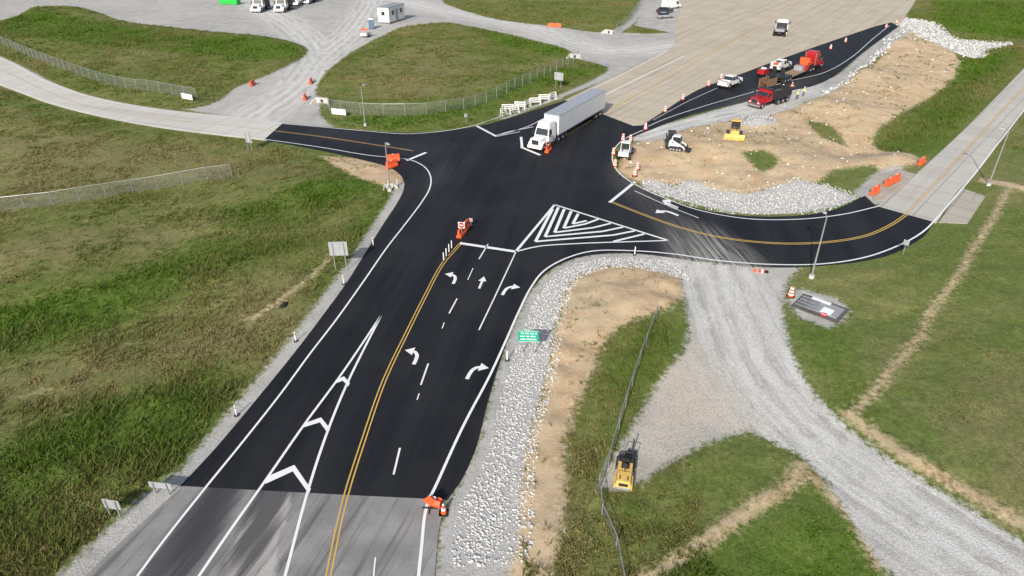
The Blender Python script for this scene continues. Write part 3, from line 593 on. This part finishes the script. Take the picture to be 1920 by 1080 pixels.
# culvert headwalls
for p,tw in (((1078,109),(1060,130)),((605,193),(585,205)),((1142,63),(1125,68)),((730,352),(745,372))):
    b=B(); b.box(-.3,.3,-1.6,1.6,0,1.3,'concrete_obj'); b.hexa([(.3,1.4,0),(1.8,2.2,0),(1.8,2.45,0),(.3,1.65,0),(.3,1.4,1.3),(1.8,2.2,.4),(1.8,2.45,.4),(.3,1.65,1.3)],'concrete_obj'); b.hexa([(.3,-1.65,0),(1.8,-2.45,0),(1.8,-2.2,0),(.3,-1.4,0),(.3,-1.65,1.3),(1.8,-2.45,.4),(1.8,-2.2,.4),(.3,-1.4,1.3)],'concrete_obj'); b.cyl((.28,0,.55),(.34,0,.55),.45,'black_metal',16)
    sc_=.42 if p[0]==730 else .75
    for v in range(len(b.v)): b.v[v]=tuple(c_*sc_ for c_ in b.v[v])
    put(b,'culvert_headwall',p,tw,.02)

# vehicles --------------------------------------------------
def cab(b,x,col,h=2.9,day=False):
    # conventional tractor cab, x = rear of cab
    L_=1.4 if day else 2.3
    b.frus(x,x+L_,1.22,.95,x,x+L_,1.22,1.75,col); b.frus(x,x+L_+.02,1.2,1.75,x,x+L_-.35,1.08,h-.12,col); b.frus(x+.02,x+L_-.4,1.08,h-.12,x+.1,x+L_-.75,.95,h+(.12 if day else .55),col)
    b.hexa([(x+L_+.03,-1.05,1.8),(x+L_+.04,-1.05,1.8),(x+L_+.04,1.05,1.8),(x+L_+.03,1.05,1.8),(x+L_-.28,-.97,h-.25),(x+L_-.26,-.97,h-.25),(x+L_-.26,.97,h-.25),(x+L_-.28,.97,h-.25)],'glass_dark')
    for s in(-1,1): 
        b.hexa([(x+L_-1.0,s*1.205,1.85),(x+L_-.15,s*1.205,1.85),(x+L_-.15,s*1.22,1.85),(x+L_-1.0,s*1.22,1.85),(x+L_-1.0,s*1.12,h-.35),(x+L_-.4,s*1.12,h-.35),(x+L_-.4,s*1.14,h-.35),(x+L_-1.0,s*1.14,h-.35)],'glass_dark')
        b.box(x+L_-.05,x+L_+.1,s*1.5-.1,s*1.5+.1,1.8,2.4,'black_metal'); b.box(x+L_-.02,x+L_+.02,min(s*1.15,s*1.45),max(s*1.15,s*1.45),2.0,2.05,'black_metal')
    xh=x+L_
    b.frus(xh,xh+1.9,1.0,.85,xh,xh+1.75,.88,1.72,col); b.hexa([(xh,-.85,1.72),(xh+1.7,-.75,1.68),(xh+1.7,.75,1.68),(xh,.85,1.72),(xh,-.7,1.86),(xh+1.5,-.6,1.74),(xh+1.5,.6,1.74),(xh,.7,1.86)],col)
    for s in(-1,1):
        b.prism([(xh+.35,.6),(xh+.45,1.1),(xh+.8,1.32),(xh+1.3,1.3),(xh+1.75,1.05),(xh+1.9,.6),(xh+1.72,.6),(xh+1.6,.95),(xh+1.1,1.12),(xh+.62,.95),(xh+.55,.6)],s*1.22-(.0 if s<0 else .38),s*1.22+(.38 if s<0 else 0),col)
        b.box(xh+1.84,xh+1.93,s*.85-.14,s*.85+.14,.95,1.15,'white_refl')
    b.box(xh+1.8,xh+1.9,-.6,.6,.9,1.6,'chrome'); b.box(xh+1.9,xh+1.93,-.52,.52,.95,1.55,'black_metal'); b.box(xh+1.75,xh+2.1,-1.2,1.2,.4,.8,'chrome' if col!='truck_white' else col)
    b.wheel(xh+1.1,1.05,.5,.32); b.wheel(xh+1.1,-1.05,.5,.32); return xh+2.1
def duals(b,x):
    for s in(-1,1): b.wheel(x,s*1.02,.5,.56)
    b.cyl((x,-1,.5),(x,1,.5),.09,'black_metal',8)
# semi truck with box trailer
b=B(); b.box(-10.8,4.6,-1.3,1.3,1.2,4.1,'trailer_white'); b.box(-10.7,4.5,-1.2,1.2,1.05,1.2,'grey_paint')
b.box(-10.83,4.63,-1.315,1.315,4.0,4.12,'alu_sign'); b.box(-10.83,4.63,-1.315,1.315,1.15,1.3,'alu_sign')
for i in range(26):
    x=-10.6+i*.6
    for s in(-1,1): b.box(x,x+.03,s*1.3-(0 if s>0 else .012),s*1.3+(.012 if s>0 else 0),1.3,4.0,'alu_sign')
b.box(-10.83,-10.8,-1.2,1.2,1.3,4.0,'white_paint'); b.box(-10.85,-10.8,-.02,.02,1.3,4.0,'black_metal'); b.box(-10.8,-10.7,-1.1,1.1,.5,.6,'galv'); b.box(-10.8,-10.72,-.7,-.62,.5,1.1,'galv'); b.box(-10.8,-10.72,.62,.7,.5,1.1,'galv')
for s in(-1,1): b.box(-10.86,-10.8,s*1.1-.1,s*1.1+.1,1.0,1.12,'light_red'); b.box(1.0,1.12,s*.7-.06,s*.7+.06,.1,1.1,'galv')
duals(b,-9.2); duals(b,-7.9); b.box(-9.9,4,-.5,-.35,.75,1.05,'black_metal'); 
b.box(2.2,9.0,-.45,.45,.65,.95,'black_metal'); duals(b,3.1); duals(b,4.4)
for s in(-1,1): b.cyl((5.5,s*.95,.65),(6.9,s*.95,.65),.3,'chrome',14); b.box(2.3,2.33,s*1.02-.3,s*1.02+.3,.2,.9,'black_rubber')
cab(b,5.3,'truck_white',3.0); b.cyl((5.2,1.05,1),(5.2,1.05,3.4),.08,'chrome',8); b.cyl((5.2,-1.05,1),(5.2,-1.05,3.4),.08,'chrome',8)
fr=G(996,287);re=G(1122,212); dv=(re-fr)/np.linalg.norm(re-fr); c_=fr+dv*11.2
for v in range(len(b.v)):
    x=b.v[v][0]; b.v[v]=((x*1.06 if x>0 else x*1.17),b.v[v][1],b.v[v][2]*1.03)
b.obj('semi_truck',(c_[0],c_[1],.012),math.atan2(-dv[1],-dv[0]),.02)
def pickup(px,tw,col='white_paint',service=False):
    b=B(); b.frus(-2.85,2.85,.98,.5,-2.85,2.8,.98,.9,col); b.frus(1.25,2.8,.97,.9,1.2,2.65,.86,1.18,col)
    b.frus(-.95,1.35,.96,.9,-.95,1.3,.95,1.18,col); b.frus(-.95,1.3,.93,1.18,-.75,.6,.76,1.83,'glass_dark'); b.frus(-.78,.62,.78,1.8,-.7,.5,.7,1.9,col)
    for x in(.2,): 
        for s in(-1,1): b.hexa([(x-.05,s*.94,1.15),(x+.05,s*.94,1.15),(x+.05,s*.9,1.15),(x-.05,s*.9,1.15),(x-.05,s*.78,1.84),(x+.05,s*.78,1.84),(x+.05,s*.74,1.84),(x-.05,s*.74,1.84)],col)
    for s in(-1,1):
        b.box(-2.85,-.95,s*.98-(.0 if s<0 else .1),s*.98+(.1 if s<0 else 0),.9,1.28,col); b.wheel(1.85,s*.86,.4,.28); b.wheel(-1.75,s*.86,.4,.28)
        b.cyl((1.85,s*.975,.46),(1.85,s*.99,.46),.48,'black_metal',18); b.cyl((-1.75,s*.975,.46),(-1.75,s*.99,.46),.48,'black_metal',18)
        b.box(2.76,2.84,s*.75-.15,s*.75+.15,.85,1.03,'white_refl'); b.box(-2.88,-2.84,s*.88-.08,s*.88+.08,.9,1.2,'light_red'); b.box(.95,1.1,s*1.1-.1,s*1.1+.1,1.15,1.35,'black_metal')
    b.box(-2.85,-2.78,-.9,.9,.9,1.26,col); b.box(-2.78,-.95,-.88,.88,.9,.93,'black_metal'); b.box(2.78,2.9,-.55,.55,.7,1.0,'black_metal'); b.box(2.7,2.95,-.95,.95,.42,.62,'chrome'); b.box(-3.0,-2.8,-.9,.9,.45,.62,'chrome')
    if service:
        for s in(-1,1): b.box(-2.7,-1.0,s*.75-.22,s*.75+.22,1.28,1.75,col)
        b.box(-2.6,-1.1,-.5,.5,.95,1.5,'orange_plastic')
    for v in range(len(b.v)): b.v[v]=tuple(c_*1.12 for c_ in b.v[v])
    put(b,'pickup_truck',px,tw,.04)
pickup((1368,161),(1400,149)); pickup((1463,130),(1495,117),service=True)
def car(px,tw,col,van=False,name='parked_car'):
    b=B()
    if van:
        b.frus(-2.9,2.9,1.0,.4,-2.9,2.85,1.0,1.1,col); b.frus(-2.9,2.3,1.0,1.1,-2.85,1.5,.88,2.4,col); b.hexa([(2.36,-.85,1.15),(2.38,-.85,1.15),(2.38,.85,1.15),(2.36,.85,1.15),(1.68,-.8,2.15),(1.7,-.8,2.15),(1.7,.8,2.15),(1.68,.8,2.15)],'glass_dark')
        for s in(-1,1): b.hexa([(1.0,s*1.005,1.2),(2.1,s*1.005,1.2),(2.1,s*.98,1.2),(1.0,s*.98,1.2),(1.0,s*.93,1.95),(1.6,s*.93,1.95),(1.6,s*.9,1.95),(1.0,s*.9,1.95)],'glass_dark'); b.wheel(1.9,s*.88,.36,.25); b.wheel(-1.8,s*.88,.36,.25)
    else:
        b.frus(-2.3,2.35,.9,.35,-2.3,2.3,.9,.78,col); b.frus(-2.28,2.28,.9,.78,-2.2,2.0,.82,.95,col); b.frus(-1.9,1.1,.84,.95,-1.3,.35,.66,1.45,'glass_dark'); b.frus(-1.32,.37,.67,1.43,-1.2,.2,.6,1.5,col)
        for s in(-1,1): b.wheel(1.45,s*.8,.33,.22); b.wheel(-1.4,s*.8,.33,.22); b.box(2.25,2.33,s*.65-.15,s*.65+.15,.6,.75,'white_refl'); b.box(-2.33,-2.28,s*.65-.15,s*.65+.15,.65,.8,'light_red')
    for v in range(len(b.v)): b.v[v]=tuple(c_*1.15 for c_ in b.v[v])
    put(b,name,px,tw,.05)
car((1258,16),(1290,12),'white_paint',True,'parked_van'); car((1246,24),(1280,21),'dark_car'); car((1246,34),(1280,31),'silver_paint')
def scale_b(b,k):
    for v in range(len(b.v)): b.v[v]=tuple(c_*k for c_ in b.v[v])
# dump truck
def dump(px,tw,col):
    b=B(); b.box(-4.2,3.5,-.45,.45,.7,1.0,'black_metal'); cab(b,1.2,col,2.75,True)
    for s in(-1,1): b.hexa([(-4.2,s*1.2,1.25),(1.0,s*1.2,1.25),(1.0,s*1.1,1.25),(-4.2,s*1.1,1.25),(-4.4,s*1.28,2.6),(1.0,s*1.28,2.6),(1.0,s*1.16,2.6),(-4.4,s*1.16,2.6)],'black_metal')
    for i in range(8): 
        for s in(-1,1): b.box(-4.1+i*.68,-4.0+i*.68,s*1.27-.05,s*1.27+.05,1.25,2.6,'black_metal')
    b.box(-4.2,1.0,-1.2,1.2,1.05,1.28,'black_metal'); b.box(.95,1.08,-1.25,1.25,1.25,2.95,'black_metal'); b.box(.9,2.0,-1.2,1.2,2.95,3.02,'black_metal'); b.box(-4.42,-4.3,-1.2,1.2,1.25,2.5,'black_metal')
    b.frus(-4.1,.8,1.1,1.28,-3.2,.3,.6,2.1,'aggregate')
    for x in(-3.3,-2.0,-.7): duals(b,x)
    scale_b(b,1.05); put(b,'dump_truck',px,tw,.02)
dump((1442,195),(1405,205),'red_paint')
# lowboy semi
b=B(); b.box(-9.5,-6.3,-1.25,1.25,.95,1.15,'black_metal'); b.box(-6.3,.6,-1.3,1.3,.55,.75,'black_metal'); b.hexa([(.6,-1.2,.55),(1.4,-1.2,1.1),(1.4,1.2,1.1),(.6,1.2,.55),(.6,-1.2,.85),(1.4,-1.2,1.5),(1.4,1.2,1.5),(.6,1.2,.85)],'red_paint'); b.box(1.4,4.0,-1.1,1.1,1.1,1.35,'black_metal')
for i in range(12): b.box(-6.2+i*.55,-5.8+i*.55,-1.2,1.2,.75,.79,'wood')
for x in(-9,-7.8,-6.8): duals(b,x)
for s in (-1,1): b.hexa([(-9.6,s*.8-.35,1.1),(-9.4,s*.8-.35,1.1),(-9.4,s*.8+.35,1.1),(-9.6,s*.8+.35,1.1),(-10.0,s*.8-.35,3.0),(-9.8,s*.8-.35,3.0),(-9.8,s*.8+.35,3.0),(-10.0,s*.8+.35,3.0)],'black_metal')
b.box(1.6,7.5,-.45,.45,.7,.98,'black_metal'); duals(b,2.5); duals(b,3.8); cab(b,4.6,'red_paint',2.9)
b.box(1.5,3.8,-.7,.7,1.35,1.9,'orange_plastic'); b.box(1.8,2.4,-.9,.9,1.9,2.7,'orange_plastic'); b.box(-.8,.4,-.8,.8,.79,1.6,'grey_paint')
for s in(-1,1): b.cyl((4.5,s*1.0,1),(4.5,s*1.0,3.3),.08,'chrome',8)
scale_b(b,1.12); put(b,'lowboy_truck',(1497,139),(1557,113),.02)
# towed generator
b=B(); b.frus(-1.2,1.0,.75,.5,-1.1,.9,.68,1.45,'red_paint'); b.box(-.3,.3,-.5,.5,1.45,1.7,'white_paint'); b.cyl((1.0,0,.5),(2.0,0,.45),.06,'black_metal',6); b.wheel(-.2,.85,.35,.22); b.wheel(-.2,-.85,.35,.22); put(b,'generator_trailer',(1430,142),(1450,135),.03)
# trench box by truck
b=B(); 
for s in(-1,1): b.box(-1.8,1.8,s*.9-.06,s*.9+.06,0,1.7,'rust'); 
for i in range(6): 
    for s in(-1,1): b.box(-1.7+i*.65,-1.6+i*.65,s*.9-.1,s*.9+.1,0,1.75,'wood')
b.cyl((-1.3,-.9,1.2),(-1.3,.9,1.2),.08,'rust'); b.cyl((1.3,-.9,1.2),(1.3,.9,1.2),.08,'rust'); put(b,'trench_box',(1438,163),(1470,152),.01)
# flatbed truck driving away
b=B(); b.box(-3.6,2.6,-.4,.4,.6,.9,'black_metal'); b.box(-3.7,.3,-1.15,1.15,.98,1.12,'black_metal'); b.box(.2,.32,-1.1,1.1,1.1,2.3,'black_metal'); b.box(-3.7,-1.9,-.9,.9,1.12,1.5,'grey_paint'); b.cyl((-1.2,-.6,1.5),(-1.2,.6,1.5),.38,'black_metal',12)
cab(b,.5,'truck_white',2.7,True); duals(b,-2.6); duals(b,-1.3); scale_b(b,1.25); put(b,'flatbed_truck',(1463,64),(1475,42),.02)
# dump trucks top-left
for p in((490,20),(533,20),(560,8),(580,5)):
    b=B(); b.box(-3.4,2.4,-.45,.45,.65,.95,'black_metal'); duals(b,-2.6); duals(b,-1.3); b.box(-3.2,-.2,-1.2,1.2,1.0,2.3,'black_metal'); b.box(-3.3,-.15,-1.26,1.26,2.3,2.5,'green_sign' if p[0]>550 else 'black_metal'); cab(b,.1,'truck_white',2.9,True); scale_b(b,1.3); put(b,'dump_truck',p,(p[0]-14,p[1]+6),.02)
b=B(); b.frus(-3.2,3.2,1.1,.15,-3.5,3.5,1.2,1.9,'green_paint'); b.frus(-3.1,3.1,1.0,1.5,-3.3,3.3,1.08,1.905,'black_metal')
for i in range(8): b.box(-3.1+i*.86,-3.0+i*.86,-1.24,1.24,.2,1.86,'green_paint')
put(b,'dumpster',(432,8),(455,9),.01)
# office container
b=B(); b.box(-3,3,-1.22,1.22,.3,2.9,'white_paint'); b.box(-3.05,3.05,-1.27,1.27,2.85,2.97,'grey_paint'); b.box(-3.05,3.05,-1.27,1.27,.22,.34,'grey_paint')
for x in(-1.9,1.2): b.box(x,x+.9,-1.25,-1.2,1.5,2.3,'glass_dark'); b.box(x-.06,x+.96,-1.24,-1.21,1.42,1.5,'alu_sign')
b.box(-.5,.4,-1.25,-1.2,.4,2.4,'grey_paint'); b.box(-3.02,-2.99,-.3,.4,1.5,2.2,'glass_dark')
for x in(-2.5,0,2.5): b.box(x-.2,x+.2,-1,1,0,.22,'concrete_obj')
for i in range(19): b.box(-2.95+i*.32,-2.92+i*.32,-1.235,-1.22,.36,2.82,'alu_sign') if not any(abs(-2.95+i*.32-c0)<.62 for c0 in(-1.45,0,1.65)) else None
scale_b(b,1.5); put(b,'office_container',(735,40),(760,32),.01)
b=B(); b.box(-.55,.55,-.55,.55,.1,2.1,'blue_paint'); b.frus(-.58,.58,.58,2.1,-.45,.45,.45,2.35,'white_paint'); b.box(-.57,-.55,-.35,.35,.15,2.0,'alu_sign'); b.box(-.6,.6,-.6,.6,0,.1,'black_metal'); b.cyl((.4,.4,2.2),(.4,.4,2.6),.05,'black_metal',6); scale_b(b,1.2); put(b,'portable_toilet',(697,54),(690,70),.01)
b=B(); b.frus(-1.4,1.2,.7,.4,-1.3,1.1,.6,.9,'white_paint'); b.cyl((1.2,0,.45),(2.2,0,.4),.05,'black_metal',6); b.wheel(0,.75,.3,.2); b.wheel(0,-.75,.3,.2); b.cyl((-.8,0,.9),(-.8,0,1.5),.06,'orange_plastic'); b.box(-.9,-.7,-.7,.7,1.4,1.7,'orange_plastic'); scale_b(b,1.3); put(b,'arrow_board_trailer',(686,69),(700,61),.02)
# yellow bulldozer
def tracked(b,col,L_=2.6,W_=1.9):
    for s in(-1,1):
        pr=[(-L_/2,.35),(-L_/2+.25,.02),(L_/2-.25,.02),(L_/2,.35),(L_/2-.25,.68),(-L_/2+.25,.68)]
        b.prism(pr,s*W_/2-.2,s*W_/2+.2,'black_metal')
        for x in(-.8,-.3,.3,.8): b.cyl((x*L_/2.6,s*W_/2-.22,.25),(x*L_/2.6,s*W_/2+.22,.25),.16,'grey_paint',10)
b=B(); tracked(b,'yellow_paint',3.0,2.0); b.frus(-1.2,1.4,.7,.5,-1.2,1.3,.6,1.3,'yellow_paint'); b.box(-.9,.2,-.65,.65,1.3,1.4,'black_metal'); 
for x in(-.9,.2):
    for s in(-1,1): b.cyl((x,s*.6,1.3),(x,s*.6,2.5),.05,'black_metal',6)
b.frus(-1.0,.3,.7,2.5,-.9,.2,.65,2.62,'yellow_paint'); b.frus(-.8,.1,.55,1.4,-.8,.1,.55,2.4,'glass_dark'); b.prism([(1.9,.1),(2.05,.1),(2.1,.5),(2.0,1.0),(1.85,1.0),(1.92,.5)],-1.5,1.5,'yellow_paint')
for s in(-1,1): b.box(0,1.95,s*1.3-.07,s*1.3+.07,.3,.45,'yellow_paint')
b.cyl((.9,.2,1.3),(.9,.2,1.9),.06,'black_metal'); put(b,'bulldozer',(1376,258),(1374,285),.03)
def skid(px,tw,col,name,boom=True):
    b=B(); tracked(b,col,2.2,1.5); b.frus(-1.1,.6,.6,.5,-1.1,.5,.6,1.1,col); b.frus(-.6,.55,.58,1.1,-.5,.4,.52,2.05,'glass_dark'); b.frus(-.7,.5,.6,2.05,-.6,.45,.55,2.15,col)
    for x,z0 in((-.6,1.1),(.52,1.1)):
        for s in(-1,1): b.cyl((x,s*.57,z0),(x*.85,s*.52,2.1),.05,'black_metal',6)
    for s in(-1,1):
        b.prism([(-1.05,1.1),(-.9,1.6),(-.6,1.62),(1.2,.75),(1.45,.35),(1.3,.3),(1.0,.65),(-.6,1.4),(-.85,1.1)],s*.78-.07,s*.78+.07,col)
    b.prism([(1.35,.1),(2.1,.08),(2.15,.14),(1.5,.25),(1.45,.7),(1.35,.7)],-.95,.95,'black_metal'); put(b,name,px,tw,.02)
skid((1258,272),(1262,290),'black_metal','skid_steer_loader'); skid((1268,281),(1290,284),'white_paint','compact_loader')
b=B()
b.frus(-2.0,1.6,.85,.7,-2.0,1.3,.8,1.4,'white_paint'); b.frus(-.6,.7,.7,1.4,-.5,.5,.62,2.5,'glass_dark'); b.frus(-.7,.7,.75,2.5,-.6,.6,.7,2.62,'white_paint')
for x,z0 in((-.6,1.4),(.68,1.4)):
    for s in(-1,1): b.cyl((x,s*.7,z0),(x*.85,s*.66,2.5),.06,'white_paint',6)
for x in(-1.3,1.4):
    for s in(-1,1): b.wheel(x,s*.95,.6,.42)
for s in(-1,1): b.prism([(-.2,1.3),(1.6,1.35),(2.5,.5),(2.4,.4),(1.5,1.15),(-.2,1.1)],s*.5-.08,s*.5+.08,'white_paint')
b.prism([(2.4,.15),(3.3,.1),(3.3,.2),(2.6,.3),(2.5,1.0),(2.4,1.0)],-1.2,1.2,'grey_paint'); b.cyl((-1.5,.3,1.4),(-1.5,.3,2.0),.06,'black_metal'); scale_b(b,.9); put(b,'wheel_loader',(1172,294),(1190,262),.03)
# yellow roller
b=B()
b.cyl((-1.25,-.62,.5),(-1.25,.62,.5),.5,'black_metal',24); b.cyl((1.1,-.55,.45),(1.1,.55,.45),.45,'grey_paint',24)
b.frus(-.6,.75,.6,.45,-.55,.7,.55,1.15,'yellow_paint'); b.frus(.5,1.75,.62,.75,.55,1.6,.5,1.25,'yellow_paint')
for s in(-1,1): b.box(-1.5,-.3,s*.7-.05,s*.7+.05,.45,.75,'black_metal'); b.box(.6,1.6,s*.64-.05,s*.64+.05,.4,.95,'yellow_paint')
b.box(-.35,.15,-.3,.3,1.15,1.3,'black_rubber'); b.box(-.45,-.3,-.3,.3,1.25,1.7,'black_rubber'); b.cyl((.45,0,1.15),(.3,0,1.6),.04,'black_metal',6); b.cyl((.28,0,1.58),(.3,0,1.62),.2,'black_metal',14)
for s in(-1,1): b.cyl((-.55,s*.5,1.1),(-.55,s*.5,2.2),.04,'black_metal',6); b.box(1.0,1.4,s*.3-.05,s*.3+.05,1.22,1.27,'black_metal')
b.cyl((-.55,-.5,2.2),(-.55,.5,2.2),.04,'black_metal',6); b.box(1.68,1.74,-.35,.35,.85,1.1,'black_metal'); scale_b(b,.88); put(b,'road_roller',(1170,896),(1166,930),.02)
b=B(); b.prism([(-.9,.0),(.9,0),(.6,.35),(-.2,.7),(-.7,.4)],-.35,.35,'black_metal'); b.cyl((.4,0,.3),(.9,0,1.2),.06,'black_metal',6); put(b,'trencher_attachment',(1181,862),(1187,846),.03)
# pad with stacked signs and grates
b=B(); b.box(-2.2,2.2,-1.6,1.6,-.1,.1,'aggregate'); b.box(-1.0,1.9,-1.0,1.2,.1,.16,'grey_paint')
for i in range(9): b.box(-1.9+.2*i,-1.82+.2*i,-1.3,1.0,.2,.26,'galv')
for i in range(4): b.box(-2.0,.2,-1.2+.6*i,-1.14+.6*i,.27,.32,'galv')
b.box(.3,1.3,-.9,.2,.18,.22,'white_refl'); b.cyl((.8,-1.2,.2),(.8,-1.2,.23),.35,'red_sign',8); b.box(.55,1.05,-1.26,-1.14,.231,.236,'white_refl')
b.box(-1.2,.6,.9,1.2,.18,.3,'white_refl'); b.cyl((-2.4,1.5,.15),(0,1.7,.15),.06,'galv'); put(b,'stacked_signs_pallet',(1537,578),(1570,590),.01)
b=B(); b.cyl((-.3,0,.2),(.3,.1,.2),.28,'orange_plastic',10,.2); b.cyl((-.1,0,.2),(.1,.03,.2),.27,'white_refl',10); b.cyl((.6,.2,.0),(.6,.2,.15),.3,'black_rubber',12); b.cyl((-.7,.1,.18),(-1.1,.2,.18),.2,'orange_plastic',10); scale_b(b,.8); put(b,'fallen_traffic_drum',(1428,511),(1450,513),0)
b=B(); b.ball((0,0,.1),.4,.3,.18,'black_rubber'); b.ball((.4,.2,.08),.3,.25,.14,'black_rubber'); put(b,'tire_debris',(531,575),(560,560),0)

# workers
def person(px,face,shirt,armL=.3,armR=.3,stride=.15):
    bm=bmesh.new(); R={}; sl_=bm.verts.layers.skin.verify()
    def v(n,co_,r):
        q_=bm.verts.new(co_); q_[sl_].radius=r; R[n]=q_
    def e(a,b_): bm.edges.new((R[a],R[b_]))
    v('pel',(0,0,.95),(.15,.12)); v('wa',(0,0,1.12),(.14,.105)); v('ch',(0,0,1.34),(.17,.12)); v('nk',(0,0,1.5),(.06,.06)); v('hd0',(.01,0,1.58),(.075,.08)); v('hd1',(.02,0,1.7),(.085,.1)); v('hd2',(.01,0,1.78),(.06,.07))
    for a,b_ in (('pel','wa'),('wa','ch'),('ch','nk'),('nk','hd0'),('hd0','hd1'),('hd1','hd2')): e(a,b_)
    for s,n,am in((1,'l',armL),(-1,'r',armR)):
        st=stride*s; v('hip'+n,(0,s*.1,.88),(.095,.095)); v('kn'+n,(st*.6+.03,s*.11,.5),(.062,.062)); v('an'+n,(st,s*.12,.1),(.042,.042)); v('to'+n,(st+.18,s*.13,.04),(.04,.035))
        v('sh'+n,(0,s*.2,1.42),(.062,.062)); v('el'+n,(.02+am*.1,s*.27,1.14),(.046,.046)); v('wr'+n,(.06+am*.7,s*.25,.95+am*.35),(.03,.03)); v('pa'+n,(.1+am*.8,s*.25,.88+am*.4),(.035,.02))
        for a,b_ in(('pel','hip'+n),('hip'+n,'kn'+n),('kn'+n,'an'+n),('an'+n,'to'+n),('ch','sh'+n),('sh'+n,'el'+n),('el'+n,'wr'+n),('wr'+n,'pa'+n)): e(a,b_)
        p=R['pa'+n].co.copy()
        for k in range(4):
            v(n+'f%d'%k,(p.x+.04,p.y+(k-1.5)*.02,p.z-.05),(.009,.009)); v(n+'g%d'%k,(p.x+.05,p.y+(k-1.5)*.02,p.z-.09+.008*abs(k-1.5)),(.008,.008)); e('pa'+n,n+'f%d'%k); e(n+'f%d'%k,n+'g%d'%k)
        v(n+'th',(p.x+.05,p.y-s*.05,p.z-.01),(.01,.01)); e('wr'+n,n+'th')
    R['pel'][sl_].use_root=True
    me=bpy.data.meshes.new('tmp'); bm.to_mesh(me); bm.free(); o=bpy.data.objects.new('tmp',me); scene.collection.objects.link(o)
    o.modifiers.new('s','SKIN'); m2=o.modifiers.new('u','SUBSURF'); m2.levels=1
    dg=bpy.context.evaluated_depsgraph_get(); m3=bpy.data.meshes.new_from_object(o.evaluated_get(dg)); bpy.data.objects.remove(o)
    vs=[tuple(x.co) for x in m3.vertices]; b=B()
    for p_ in m3.polygons:
        c0=p_.center
        if c0.z>1.5: mt='skin'
        elif abs(c0.y)<.3 and c0.z>.98 and not(c0.x>.13): mt=shirt if abs(c0.z-1.2)>.03 else 'white_refl'
        elif c0.z<.12: mt='black_rubber'
        elif c0.z<.98 and abs(c0.y)<.2: mt='denim'
        else: mt='skin'
        b.f.append(list(p_.vertices)); b.mi.append(b.m(mt))
    b.v=vs
    b.ball((.01,0,1.76),.125,.11,.12,'hard_hat',14,0); b.cyl((.03,0,1.755),(.03,0,1.77),.15,'hard_hat',14)
    b.ball((.115,0,1.66),.02,.012,.02,'skin',6); 
    for s in(-1,1): b.ball((.1,s*.032,1.69),.01,.012,.008,'hair',6); b.ball((.02,s*.095,1.68),.02,.012,.03,'skin',6)
    b.box(.1,.108,-.022,.022,1.612,1.62,'red_sign')
    put(b,'construction_worker',px,face,0,smooth=True)
person((1494,187),(1470,180),'hivis',.2,.5); person((1483,172),(1500,190),'hivis_orange',.6,.1); person((1506,181),(1480,185),'hivis',.1,.2,.2); person((1466,176),(1440,170),'hivis_orange',.3,.3)
print('verts ground',nx*ny)
